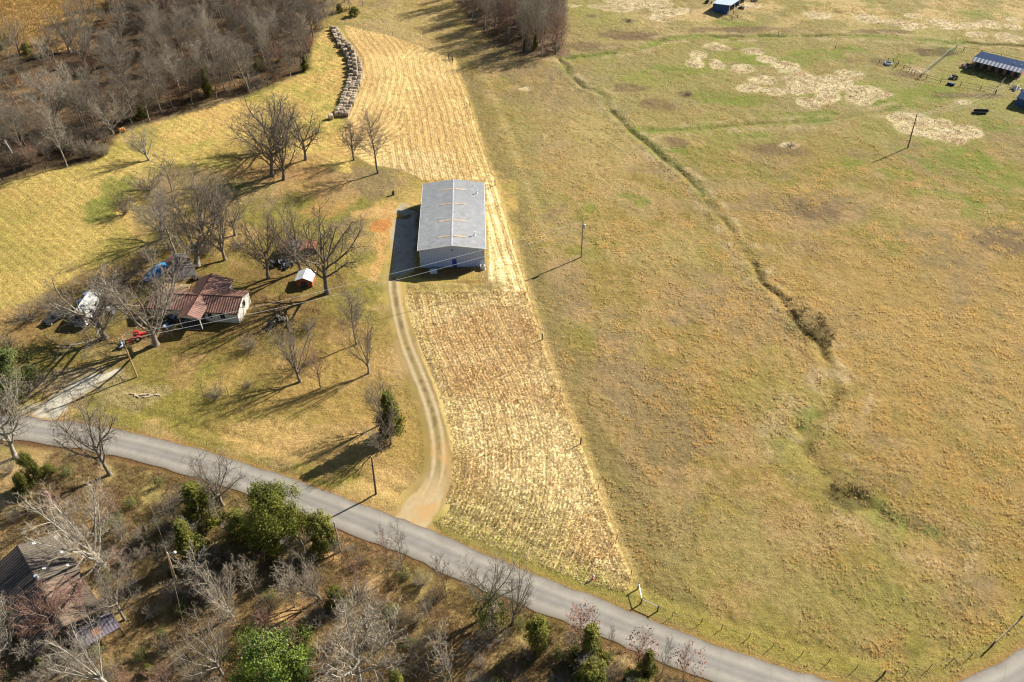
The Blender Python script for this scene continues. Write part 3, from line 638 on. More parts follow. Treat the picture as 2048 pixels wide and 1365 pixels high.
keep = rs.rand(len(X)) < np.clip(1.25 - (Y - 60) / 420, .45, 1); X, Y = X[keep], Y[keep]
t = np.clip(fbm(X, Y, 4, 9) * 2.2 - .6 + rs.rand(len(X)) * .3, 0, 1)
col = mixc(C(218, 198, 146, .95), C(232, 200, 134, 1.0), t); far = sst(Y, 150, 220); col = col * (1 - far[:, None] * .7) + np.array(C(200, 182, 126, .9)) * far[:, None] * .7
tufts('bunch_grass', X, Y, rs.uniform(.28, .6, len(X)), rs.uniform(.12, .36, len(X)), col, 7, rs.uniform(.03, .07, len(X)), 'orange and tan bunch grass scattered over the open pasture', 'dry grass')
print('pasture tufts', len(X))
# low pale / grey weeds along the ditch and dark rushes
def near_d(X, Y):
    k = (line_d(X, Y, DITCH) < 4.2) | (line_d(X, Y, DITCH4) < 6) | ((line_d(X, Y, DITCH2) < 3.2)); return k & (fbm(X, Y, 3, 4) > .52)
X, Y = scatter(90000, 5, 190, 70, 300, near_d)
t = rs.rand(len(X)) ** 1.5; col = mixc(C(226, 208, 170, .95), C(160, 150, 92, .9), t)
tufts('ditch_weeds', X, Y, rs.uniform(.35, .8, len(X)), rs.uniform(.08, .34, len(X)), col, 6, rs.uniform(.03, .07, len(X)), 'pale weeds and rank grass lining the winding pasture ditch', 'weeds')
def rush(X, Y): return (ell(X, Y, (1612, 640, 34, 22)) < 1.1) | (ell(X, Y, (1640, 680, 30, 24)) < 1.1) | ((ell(X, Y, (1700, 985, 34, 26)) < 1.1) & (fbm(X, Y, 2, 4) > .5)) | (ell(X, Y, (1590, 615, 22, 20)) < 1)
X, Y = scatter(60000, 25, 80, 75, 130, rush)
k = (rs.rand(len(X)) < .5) & (fbm(X, Y, 2.2, 3, 3) > .47); X, Y = X[k], Y[k]
tufts('rushes', X, Y, rs.uniform(.5, .9, len(X)), rs.uniform(.25, .6, len(X)), mixc(C(112, 100, 52), C(206, 180, 130), (rs.rand(len(X)) ** 1.6)), 7, rs.uniform(.03, .05, len(X)), 'dark patch of rushes in the wet hollow of the ditch', 'rushes')
# hay litter clumps on the feeding spots
def pale(X, Y):
    k = np.zeros(len(X), bool)
    for e in PALE: k |= ell(X, Y, e) < .95
    return k & (rs.rand(len(X)) < .9)
X, Y = scatter(170000, 5, 190, 130, 303, pale)
t = rs.rand(len(X)); col = mixc(C(240, 222, 182, .85), C(168, 134, 90), (t > .74) * .9)
tufts('trampled_hay', X, Y, rs.uniform(.5, 1.1, len(X)), rs.uniform(.06, .28, len(X)), col, 4, rs.uniform(.06, .13, len(X)), 'pale trampled hay left in rings on the green pasture', 'hay')
# straw stubble of the two cut fields
def stubf(X, Y): return (poly_sd(X, Y, LOWF) > .1)
X, Y = scatter(150000, -25, 20, 55, 128, stubf)
dl = line_d(X, Y, DRIVE); df = line_d(X, Y, FENCE); rw = np.where(df < 4.5, df, np.abs(dl - 3))
ph = np.sin(rw * 2 * np.pi / 1.9 + 1.5) * .5 + np.sin(rw * 2 * np.pi / .62) * .5
k = ph * 1.3 + rs.rand(len(X)) * 1.3 - .3 > .25; X, Y, ph = X[k], Y[k], ph[k]
g1 = fbm(X, Y, 6, 3); col = mixc(C(252, 232, 184, 1.1), C(222, 174, 108, .85), np.clip(rs.rand(len(X)) * 1.1 - .15 + (g1 - .5) * 1.5, 0, 1))
gr = sst(1.25 - ell(X, Y, (1000, 1060, 130, 90)), 0, .7) * (rs.rand(len(X)) < .5); col = col * (1 - gr[:, None] * .6) + np.array(C(160, 152, 72)) * gr[:, None] * .6
tufts('straw_stubble', X, Y, rs.uniform(.3, .6, len(X)), rs.uniform(.10, .28, len(X)), col, 4, rs.uniform(.03, .07, len(X)), 'pale gold cut stubble in rows on the field by the road', 'stubble')
def stubu(X, Y): return (poly_sd(X, Y, UPF) > .1)
X, Y = scatter(110000, -66, 0, 150, 285, stubu)
db = line_d(X, Y, BALELINE); df = line_d(X, Y, FENCE); rw = np.minimum(db, df)
k = np.sin(rw * 2 * np.pi / 1.9 + 1.5) + rs.rand(len(X)) * 1.6 > .6; X, Y = X[k], Y[k]
tufts('straw_stubble', X, Y, rs.uniform(.4, .8, len(X)), rs.uniform(.10, .26, len(X)), mixc(C(250, 224, 166, .95), C(230, 190, 128, .85), np.clip(rs.rand(len(X)) * 1.2 - .2, 0, 1)), 3, rs.uniform(.05, .09, len(X)), 'golden cut stubble in curving rows beside the bales', 'stubble')
# hayfield + yard short grass
def leftg(X, Y): return ((poly_sd(X, Y, BALEF) > 0) | (poly_sd(X, Y, YARD) > 0)) & (line_d(X, Y, DRIVE) > 2.4) & (fbm(X, Y, 2.4, 5, 3) > .46) & (line_d(X, Y, ROADC) > 3.2)
X, Y = scatter(150000, -160, 0, 80, 275, leftg)
t = np.clip(fbm(X, Y, 8, 4) * 3 - 1 + rs.rand(len(X)) * .4 - .2, 0, 1)
tufts('short_grass', X, Y, rs.uniform(.3, .7, len(X)), rs.uniform(.06, .2, len(X)), mixc(C(226, 196, 126, .85), C(168, 158, 84, .85), t), 4, rs.uniform(.03, .07, len(X)), 'short yellow and green grass of the mown hay field and yard', 'grass')
# scrub floor south of the road + wood floor litter
def southf(X, Y):
    return (poly_sd(X, Y, SOUTH) > .5) & (fbm(X, Y, 4, 6) > .36)
X, Y = scatter(210000, -75, 60, 44, 90, southf)
k = poly_sd(X, Y, GL([(20, 1100), (100, 1070), (215, 1205), (140, 1300), (60, 1290), (-20, 1160)])) < 0; X, Y = X[k], Y[k]
t = rs.rand(len(X)); cc = mixc(C(214, 186, 138), C(150, 112, 74), (t > .6) * 1.0); cc = cc * (1 - (t[:, None] < .15)) + np.array(C(120, 124, 60)) * (t[:, None] < .15)
tufts('scrub_litter', X, Y, rs.uniform(.5, 1.3, len(X)), rs.uniform(.1, .8, len(X)), cc, 5, rs.uniform(.012, .03, len(X)), 'dead weeds, twigs and leaf litter under the trees south of the road', 'undergrowth', up=.2)
def woodf(X, Y): return ((poly_sd(X, Y, WOODL) > 0) | (poly_sd(X, Y, WOODM) > 0)) & (fbm(X, Y, 5, 6) > .4)
X, Y = scatter(60000, -190, 30, 160, 303, woodf)
tufts('woodland_litter', X, Y, rs.uniform(.8, 1.8, len(X)), rs.uniform(.2, 1.6, len(X)), mixc(C(150, 128, 98), C(98, 72, 50), rs.rand(len(X))), 5, rs.uniform(.02, .04, len(X)), 'brown twiggy undergrowth and leaf litter on the woodland floor', 'undergrowth', up=.2)
def orangef(X, Y): return (poly_sd(X, Y, GL([(-200, 150), (60, 112), (150, 95), (185, 40), (235, -10), (235, -60), (-400, -60)])) > 0)
X, Y = scatter(30000, -200, -110, 235, 306, orangef)
tufts('tall_dry_grass', X, Y, rs.uniform(.8, 1.6, len(X)), rs.uniform(.3, .9, len(X)), mixc(C(234, 196, 124), C(206, 158, 90), rs.rand(len(X))), 5, rs.uniform(.08, .14, len(X)), 'tall orange dry grass of the clearing in the far corner', 'dry grass')
# ------------------------------------------------------------------ trees
def grow(mbT, mbC, rng, p, d, L, r, lvl, P):
    nseg = P['seg'][lvl]; pts = [p.copy()]; rad = [r]; dirs = [d.copy()]
    for i in range(nseg):
        w = P['wander'][lvl]
        d = (d + Vector((rng.gauss(0, w), rng.gauss(0, w), rng.gauss(0, w * .7) + P['up'][lvl]))).normalized()
        p = p + d * (L / nseg); pts.append(p.copy()); dirs.append(d.copy())
        rad.append(r * (1 - (i + 1) / nseg * (1 - P['taper'][lvl])))
    tgt = mbT if lvl <= P['tlev'] else mbC
    tgt.tube(pts, rad, P['sides'][lvl], cap=False)
    if lvl >= P['max']: return
    n = P['n'][lvl]; t0 = P['t0'][lvl]; ph = rng.random() * 6.28
    for k in range(n):
        t = t0 + (1 - t0) * ((k + .5 + rng.uniform(-.35, .35)) / n); t = min(max(t, 0), .999)
        x = t * nseg; i = int(x); fr = x - i; q = pts[i].lerp(pts[i + 1], fr); dd = dirs[min(i + 1, nseg)]
        a = Vector((0, 0, 1)) if abs(dd.z) < .9 else Vector((1, 0, 0))
        u = dd.cross(a).normalized(); v = dd.cross(u); ph += 2.4 + rng.uniform(-.5, .5)
        side = u * math.cos(ph) + v * math.sin(ph)
        an = R(P['ang'][lvl] + rng.uniform(-12, 12)); nd_ = (dd * math.cos(an) + side * math.sin(an)).normalized()
        rr = (rad[i] * (1 - fr) + rad[i + 1] * fr)
        ln = L * P['len'][lvl] * (1.15 - P['fall'][lvl] * t) * (rng.uniform(.85, 1.15) if lvl == 0 else rng.uniform(.7, 1.2))
        grow(mbT, mbC, rng, q, nd_, ln, max(min(rr * .72, r * P['rr'][lvl]), .014), lvl + 1, P)
OAK = dict(seg=[4, 8, 5, 4, 3], wander=[.05, .13, .20, .24, .25], up=[.1, .08, .05, .03, .03], taper=[.72, .3, .3, .35, .5], tlev=1, max=4, sides=[9, 6, 4, 3, 3], n=[10, 10, 6, 4], t0=[.34, .16, .12, .12], ang=[44, 46, 46, 45], len=[1.45, .40, .46, .55], fall=[.25, .5, .45, .4], rr=[.46, .40, .42, .55])
TALL = dict(seg=[9, 6, 4, 3], wander=[.035, .12, .18, .2], up=[.04, .10, .06, .04], taper=[.22, .3, .35, .5], tlev=0, max=3, sides=[7, 4, 3, 3], n=[26, 10, 7], t0=[.30, .15, .1], ang=[44, 40, 42], len=[.32, .44, .5], fall=[.55, .5, .4], rr=[.36, .42, .5])
VASE = dict(seg=[3, 8, 5, 4, 3], wander=[.05, .09, .15, .2, .2], up=[.1, .07, .08, .05, .05], taper=[.8, .2, .3, .35, .5], tlev=1, max=4, sides=[9, 6, 4, 3, 3], n=[9, 10, 6, 4], t0=[.4, .16, .12, .1], ang=[26, 36, 40, 42], len=[3.0, .33, .45, .55], fall=[.2, .5, .45, .4], rr=[.44, .36, .42, .55])
SAP = dict(seg=[7, 5, 4, 3], wander=[.05, .12, .18, .2], up=[.05, .10, .08, .04], taper=[.2, .3, .35, .5], tlev=0, max=3, sides=[5, 3, 3, 3], n=[16, 7, 4], t0=[.22, .15, .1], ang=[38, 38, 42], len=[.40, .42, .5], fall=[.6, .5, .4], rr=[.42, .45, .5])
BUSH = dict(seg=[1, 6, 4, 3], wander=[.02, .16, .22, .25], up=[0, .05, .03, .02], taper=[.9, .3, .35, .5], tlev=0, max=3, sides=[5, 3, 3, 3], n=[20, 7, 5], t0=[.0, .2, .1], ang=[42, 38, 42], len=[7.5, .42, .5], fall=[.1, .5, .4], rr=[.5, .5, .55])
def proto(kind, P, L, r, seed, mt, mc, lean=(0, 0)):
    rng = random.Random(seed); a, b = MB(), MB()
    grow(a, b, rng, Vector((0, 0, -.25)), Vector((lean[0], lean[1], 1)).normalized(), L, r, 0, P)
    if kind in ('oak', 'tall', 'vase'):      # flared foot
        a.tube([(0, 0, -.4), (0, 0, .15), (lean[0] * .8, lean[1] * .8, .8)], [r * 1.5, r * 1.25, r * 1.0], 9, cap=False)
    zs = [v[2] for v in b.v] + [v[2] for v in a.v]; top = sorted(zs)[int(len(zs) * .998)]
    rad = sorted(math.hypot(v[0], v[1]) for v in b.v)[int(len(b.v) * .95)]
    return dict(t=a.mesh('trunk', True), c=b.mesh('crown'), h=top, w=2 * rad, mt=mt, mc=mc, n=len(a.f) + len(b.f))
PR = {}
PR['oak'] = [proto('oak', OAK, 5.2, .29, s, None, None) for s in (1, 5, 9)]
PR['vase'] = [proto('vase', VASE, 3.6, .33, s, None, None) for s in (2, 8)]
PR['tall'] = [proto('tall', TALL, 15, .165, s, None, None, (rl, 0)) for s, rl in ((3, .03), (4, -.05), (6, .0), (7, .06), (12, -.02))]
PR['sap'] = [proto('sap', SAP, 6.5, .075, s, None, None) for s in (21, 22, 23, 24)]
PR['bush'] = [proto('bush', BUSH, .35, .09, s, None, None) for s in (31, 32, 33)]
for k in PR: print(k, [(round(p['h'], 1), round(p['w'], 1), p['n']) for p in PR[k]])
def shell_foliage(name, seed, n, shape, leaf, c1, c2, gloss=False, clumps=46, quad=False):
    rg = np.random.RandomState(seed)
    th = rg.rand(clumps) * 2 * np.pi; zc = rg.rand(clumps) ** .9
    prof = {'cone': lambda z: (1.0 - z) ** .75 * (.75 + .25 * np.sin(z * 9 + seed)), 'ovoid': lambda z: np.sqrt(np.clip(1 - (z * 2 - .85) ** 2 / 1.35, .02, 1)), 'ball': lambda z: np.sqrt(np.clip(1 - (z * 2 - 1) ** 2, .05, 1)) ** .8}[shape]
    rc = prof(zc) * rg.uniform(.5, 1.12, clumps)
    cx, cy, cz = rc * np.cos(th), rc * np.sin(th), zc
    ci = rg.randint(0, clumps, n); sp = .145
    X = cx[ci] + rg.randn(n) * sp * .8; Y = cy[ci] + rg.randn(n) * sp * .8; Z = cz[ci] + rg.randn(n) * sp * .42
    ni = n // 7; ti = rg.rand(ni) * 6.283; zi = rg.rand(ni); ri = prof(zi) * np.sqrt(rg.rand(ni)) * .75
    X[:ni] = ri * np.cos(ti); Y[:ni] = ri * np.sin(ti); Z[:ni] = zi
    Z = np.clip(Z, .0, 1.05)
    return X, Y, Z, rg, rg.rand(clumps)[ci]
def evergreen(kind, seed, h, w, n, shape, leaf, c1, c2, mat):
    X, Y, Z, rg, cv = shell_foliage(kind, seed, n, shape, leaf, c1, c2)
    X = X * w / 2; Y = Y * w / 2; Z = .06 * h + Z * h * .92
    nrm = np.stack([X, Y, (Z - h * .4) * .8], -1) + rg.randn(n, 3) * w * .22; nrm /= np.linalg.norm(nrm, axis=1)[:, None] + 1e-6
    a = np.cross(nrm, rg.randn(n, 3)); a /= np.linalg.norm(a, axis=1)[:, None] + 1e-6; b = np.cross(nrm, a)
    s = leaf * (.6 + .8 * rg.rand(n))[:, None]; P0 = np.stack([X, Y, Z], -1)
    if shape == 'ball' and mat == 'gloss_leaf':
        V = np.stack([P0 - a * s, P0 - b * s * .5, P0 + a * s, P0 + b * s * .5], 1).reshape(-1, 3); per = 4
    else:
        V = np.stack([P0 - a * s * .45, P0 + a * s * .45, P0 + b * s * 1.3 + np.array([0, 0, .3]) * s], 1).reshape(-1, 3); per = 3
    t = np.clip(cv * .7 + rg.rand(n) * .3, 0, 1)[:, None]; c = np.array(c1) * (1 - t) + np.array(c2) * t
    me = np_mesh('crown', V, np.arange(len(V)).reshape(-1, per), per, np.repeat(c, per, 0))
    tr = MB(); tr.tube([(0, 0, -.3), (0, 0, h * .3), (.05, 0, h * .85)], [.035 * h, .025 * h, .006 * h], 7)
    rng = random.Random(seed)
    for i in range(10):
        z = h * rng.uniform(.12, .7); an = rng.random() * 6.28; l = w * .33
        tr.tube([(0, 0, z), (l * math.cos(an), l * math.sin(an), z + l * .5)], [.012 * h, .004 * h], 4)
    return dict(t=tr.mesh('trunk'), c=me, h=h, w=w, mat=mat)
CED = [(.045, .055, .012), (.24, .225, .04)]
PR['cedar'] = [evergreen('c', s, 6, 3.6, 7500, 'ovoid' if s % 2 else 'cone', .16, CED[0], CED[1], 'leaf') for s in (41, 42, 43, 44)]
PR['bigcedar'] = [evergreen('c', 45, 9, 8.5, 24000, 'ovoid', .17, (.04, .055, .012), (.20, .20, .03), 'leaf')]
PR['magnolia'] = [evergreen('m', 51, 9, 8.5, 26000, 'ball', .13, (.02, .045, .008), (.17, .22, .028), 'gloss_leaf'), evergreen('m', 52, 9, 8, 22000, 'ball', .13, (.022, .04, .008), (.11, .13, .02), 'gloss_leaf')]
PR['privet'] = [evergreen('p', 53, 2.4, 2.8, 1100, 'ball', .12, (.09, .11, .03), (.19, .20, .06), 'leaf')]
def mshare(me, mat):
    key = me.name + mat.name
    if key in mshare.c: return mshare.c[key]
    m = me if not me.materials else me.copy()
    m.materials.clear(); m.materials.append(mat); mshare.c[key] = m; return m
mshare.c = {}
_tc = [0]
def plant(name, key, i, loc, h, w, mt, mc, label, cat, group=None, rz=None, lean=None):
    P = PR[key][i % len(PR[key])]; _tc[0] += 1
    rnd = random.Random(_tc[0] * 17 + 3); rz = rnd.random() * 6.28 if rz is None else rz
    sz = h / P['h']; sx = (w / P['w']) if w else sz * rnd.uniform(.85, 1.15); sx = min(max(sx, sz * .55), sz * 1.9)
    root = empty(name, (loc[0], loc[1], zat(loc[0], loc[1]) if abs(loc[0]) < 190 else 0), rz, label, cat, group); root.scale = (sx, sx, sz)
    if lean: root.rotation_euler = (lean[0], lean[1], rz)
    if 'mat' in P:
        link_mesh('trunk', mshare(P['t'], M['bark']), None, root); link_mesh('crown', mshare(P['c'], M[P['mat']]), None, root)
    else:
        link_mesh('trunk', mshare(P['t'], M[mt]), None, root); link_mesh('crown', mshare(P['c'], M[mc]), None, root)
    return root
def tree(bx, by, ty, wpx, key, i, mt, mc, label, cat='bare tree', name='bare_tree', group=None, rz=None, lean=None):
    g = G(bx, by); h = max(height_of(bx, by, ty), .8)
    d = g[1] * CT + (CAM_H - h * .6) * ST; w = wpx * d / F_PX
    h = max(h - .17 * w, h * .6)
    return plant(name, key, i, g, h, w, mt, mc, label, cat, group, rz, lean)
YD = 'bare trees around the house yard'
T = [  # bx, by, top y, width px, proto, i, bark, twig, label
 (312, 690, 478, 250, 'vase', 0, 'bark_mid', 'twig_mid', 'largest pale-limbed bare tree in front of the red-roofed house'),
 (210, 676, 520, 230, 'oak', 0, 'bark_mid', 'twig_mid', 'spreading bare tree standing right beside the white motorhome'),
 (395, 531, 330, 190, 'vase', 1, 'bark_mid', 'twig', 'tall bare tree next to the shed with the patchy dark roof'),
 (450, 520, 345, 130, 'vase', 0, 'bark_mid', 'twig', 'bare forked tree on the lawn behind the house roof'),
 (537, 557, 400, 120, 'oak', 1, 'bark', 'twig', 'bare tree between the red-roofed house and the scrap-filled shed'),
 (655, 587, 395, 190, 'oak', 2, 'bark', 'twig', 'big dark bare tree with long boughs beside the white-roofed shed'),
 (602, 542, 378, 120, 'vase', 1, 'bark', 'twig', 'upright bare tree just behind the white-roofed shed'),
 (325, 478, 350, 130, 'vase', 0, 'bark_pale', 'twig_mid', 'pale bare tree behind the blue tarp'),
 (352, 515, 370, 120, 'tall', 1, 'bark_pale', 'twig_mid', 'thin bare tree between the blue tarp and the patchy shed'),
 (298, 320, 240, 80, 'vase', 1, 'bark_pale', 'twig_pale', 'pale small bare tree at the edge of the left hay field'),
 (345, 385, 290, 110, 'sap', 0, 'bark_mid', 'twig_mid', 'low tangled bare tree above the tree with the blue tarp'),
 (545, 352, 185, 150, 'oak', 1, 'bark', 'twig', 'left tree of the clump of four between hay field and yard'),
 (568, 360, 195, 130, 'vase', 0, 'bark', 'twig', 'front tree of the clump of four between hay field and yard'),
 (552, 298, 158, 150, 'oak', 0, 'bark', 'twig', 'rear tree of the clump of four between hay field and yard'),
 (612, 320, 195, 110, 'oak', 2, 'bark', 'twig', 'right tree of the clump of four, its bough reaching to the bales'),
 (708, 321, 228, 66, 'oak', 1, 'bark', 'twig', 'smaller of the two bare trees below the hay bales'),
 (756, 346, 208, 84, 'tall', 2, 'bark', 'twig', 'larger of the two bare trees below the hay bales'),
 (470, 470, 380, 100, 'oak', 0, 'bark_mid', 'twig', 'leaning bare tree at the back of the yard'),
 (430, 445, 345, 110, 'vase', 1, 'bark_mid', 'twig_mid', 'slim bare tree on the grass behind the patchy shed'),
 (600, 764, 640, 105, 'vase', 1, 'bark_mid', 'twig_mid', 'twin-stemmed bare tree in the middle of the front lawn'),
 (641, 776, 688, 60, 'sap', 1, 'bark', 'twig_red', 'small reddish bushy tree beside the twin-stemmed lawn tree'),
 (738, 749, 620, 85, 'vase', 0, 'bark_mid', 'twig', 'fork-trunked bare tree between front lawn and gravel track'),
 (713, 690, 568, 70, 'tall', 1, 'bark_mid', 'twig_mid', 'bare tree half hidden behind the fork-trunked lawn tree'),
 (220, 950, 782, 155, 'oak', 2, 'bark_mid', 'twig_mid', 'bare spreading tree on the near verge, its crown over the road'),
 (446, 1012, 895, 130, 'oak', 0, 'bark_mid', 'twig_mid', 'crooked bare tree leaning over the road by the cedars'),
 (32, 915, 735, 170, 'oak', 1, 'bark_pale', 'twig_pale', 'pale thick-trunked bare tree at the left end of the road'),
 (207, 1132, 955, 230, 'vase', 0, 'bark_pale', 'twig_pale', 'big pale bare tree beside the old dark-roofed building'),
 (722, 1372, 1220, 210, 'oak', 2, 'bark_pale', 'twig_pale', 'pale wide bare tree next to the bright round magnolia'),
 (740, 1290, 1160, 120, 'oak', 0, 'bark_pale', 'twig_pale', 'pale bare tree with a crooked top above the wide pale one'),
 (985, 1225, 1100, 130, 'oak', 1, 'bark_pale', 'twig_pale', 'white-limbed bare tree wrapped in vines at the near road edge'),
 (1025, 1250, 1130, 90, 'vase', 1, 'bark_mid', 'twig_mid', 'grey bare tree crowding the white-limbed tree at the road'),
 (806, 1146, 1042, 46, 'sap', 0, 'bark_mid', 'twig_mid', 'slender bare sapling in front of the track mouth'),
 (777, 1140, 1048, 24, 'sap', 1, 'bark_mid', 'twig_red', 'thin reddish sapling left of the track mouth'),
 (894, 1192, 1096, 52, 'sap', 2, 'bark', 'twig', 'dark fan-shaped sapling by the near road edge'),
 (722, 1192, 1090, 50, 'sap', 3, 'bark', 'twig_red', 'red-brown sapling below the cedar beside the road'),
 (1163, 1288, 1205, 76, 'sap', 0, 'bark', 'twig_red', 'sapling with brown dead leaves growing from a cedar bush'),
 (1275, 1335, 1258, 44, 'sap', 1, 'bark', 'twig_red', 'small sapling with rusty leaves by the road, opposite the fence brace'),
 (1322, 1358, 1280, 40, 'sap', 2, 'bark_mid', 'twig_mid', 'grey sapling between the two rusty ones'),
 (1364, 1372, 1290, 44, 'sap', 3, 'bark', 'twig_red', 'rusty sapling at the very bottom edge beside the road'),
 (1220, 1300, 1255, 22, 'sap', 2, 'bark_mid', 'twig_mid', 'tiny bare sapling right of the brown-leaved one'),
 (2036, 1385, 1305, 50, 'sap', 1, 'bark', 'twig_red', 'red twiggy sapling in the bottom right corner inside the bend'),
 (765, 850, 745, 70, 'oak', 2, 'bark_pale', 'twig_mid', 'greyish bare tree behind the dark cedar at the bend of the track'),
 (782, 890, 790, 60, 'oak', 0, 'bark_mid', 'twig_mid', 'bare tree growing in front of the dark cedar by the track'),
 (760, 905, 840, 60, 'sap', 3, 'bark_mid', 'twig_pale', 'crooked dead sapling under the dark cedar by the track'),
 (590, 1215, 1130, 60, 'sap', 0, 'bark_pale', 'twig_pale', 'slender pale bare tree left of the green shrub under the cedars'),
 (640, 1200, 1105, 110, 'vase', 1, 'bark_mid', 'twig_mid', 'green-grey bare tree spreading below the roadside cedars'),
 (465, 1235, 1120, 110, 'vase', 0, 'bark_pale', 'twig_pale', 'pale twiggy tree below the small bright cedar'),
 (410, 1180, 1095, 90, 'sap', 1, 'bark_pale', 'twig_pale', 'pale twiggy sapling right of the light pole'),
 (218, 1372, 1248, 150, 'vase', 1, 'bark_pale', 'twig_pale', 'white-stemmed tree at the bottom edge near the lilac porch roof'),
 (445, 1350, 1230, 130, 'vase', 0, 'bark_mid', 'twig_mid', 'brownish bare tree just left of the bright magnolia'),
 (150, 1240, 1170, 120, 'sap', 2, 'bark_mid', 'twig_red', 'red-twigged tree growing against the old building'),
 (118, 1268, 1170, 120, 'oak', 1, 'bark_mid', 'twig_red', 'russet-twigged bare tree over the collapsed half of the old building'),
 (30, 1300, 1190, 130, 'oak', 0, 'bark_pale', 'twig_pale', 'pale bare tree over the left slope of the old building'),
 (250, 1240, 1140, 110, 'oak', 2, 'bark_mid', 'twig_mid', 'bare tree between the old building and the street lamp pole'),
 (905, 1385, 1260, 90, 'sap', 3, 'bark_mid', 'twig_pale', 'pale sapling at the bottom edge below the vine-wrapped tree'),
]
for q in T:
    nm = 'bare_tree' if q[4] in ('oak', 'vase', 'tall') else 'sapling'
    tree(*q[:8], q[8], 'bare tree' if nm == 'bare_tree' else 'sapling', nm)
# evergreens
EV = [ (562, 1090, 968, 125, 'bigcedar', 0, 'wide dark green cedar, the largest of the evergreens at the roadside'),
 (650, 1103, 1026, 60, 'cedar', 0, 'dense green cedar right beside the leaning roadside pole'),
 (390, 1118, 1040, 75, 'cedar', 1, 'bright green small cedar left of the big roadside cedar'),
 (487, 1075, 1024, 52, 'cedar', 2, 'small cedar between the wide cedar and the crooked bare tree'),
 (410, 1040, 962, 90, 'cedar', 3, 'olive cedar under the crooked bare tree at the road'),
 (786, 872, 782, 74, 'cedar', 1, 'dark lone cedar at the bend of the gravel track'),
 (75, 965, 905, 34, 'cedar', 0, 'narrow green cedar beside the pale thick-trunked tree'),
 (55, 985, 945, 46, 'cedar', 3, 'low yellow-green cedar bush near the left road edge'),
 (138, 950, 930, 30, 'privet', 0, 'small green bush on the brown verge left of the spreading tree'),
 (320, 972, 955, 18, 'privet', 0, 'tiny golden-green bush on the brown verge right of the spreading tree'),
 (1075, 1300, 1238, 50, 'cedar', 2, 'green cedar growing under grey twigs right of the white-limbed tree'),
 (1175, 1325, 1250, 76, 'cedar', 3, 'dark green cedar under the brown-leaved sapling'),
 (1183, 1372, 1325, 62, 'cedar', 0, 'bright green cedar at the bottom edge below the dark one'),
 (1290, 1350, 1300, 50, 'cedar', 1, 'dark cedar under the small rusty-leaved sapling'),
 (1265, 1375, 1350, 50, 'cedar', 2, 'low bright cedar at the bottom edge by the road'),
 (985, 1260, 1195, 60, 'privet', 0, 'green vine-covered bush under the white-limbed tree'),
 (675, 1215, 1178, 40, 'cedar', 0, 'dark small cedar below the red-brown sapling'),
 (420, 195, 135, 28, 'cedar', 1, 'tall dark cedar at the front edge of the upper left wood'),
 (285, 235, 208, 26, 'cedar', 3, 'short dark cedar at the wood edge beside the orange woodpile'),
 (5, 100, 55, 30, 'cedar', 0, 'green pine tip at the left picture edge near the clearing'),
 (55, 108, 84, 18, 'cedar', 2, 'small cedar in the orange clearing'),
 (95, 112, 84, 26, 'cedar', 3, 'dark cedar at the lower edge of the orange clearing'),
 (520, 145, 112, 24, 'cedar', 0, 'dark cedar inside the right part of the upper left wood'),
 (612, 142, 108, 22, 'cedar', 1, 'dark cedar at the right corner of the upper left wood'),
 (680, 25, 5, 14, 'cedar', 0, 'dark cedar at the far end of the bale row'),
 (710, 32, 8, 34, 'cedar', 2, 'broad dark cedar at the top beside the far end of the bale row'),
 (1049, 104, 78, 14, 'cedar', 1, 'dark narrow cedar at the foot of the middle wood'),
 (1070, 100, 68, 14, 'cedar', 3, 'dark cedar inside the middle wood'),
 (800, 1400, 1340, 60, 'cedar', 1, 'dark green cedar partly below the bottom picture edge'),
 (205, 302, 284, 16, 'privet', 0, 'green bush at the wood edge above the left hay field') ]
for bx, by, ty, w, k, i, lb in EV:
    tree(bx, by, ty, w, k, i, '', '', lb, 'bush' if k == 'privet' else 'cedar', 'green_bush' if k == 'privet' else 'cedar_tree')
tree(568, 1385, 1262, 150, 'magnolia', 0, '', '', 'bright glossy round magnolia at the bottom picture edge', 'magnolia', 'magnolia_tree')
tree(18, 790, 688, 116, 'magnolia', 1, '', '', 'dark glossy magnolia at the left picture edge above the road', 'magnolia', 'magnolia_tree')
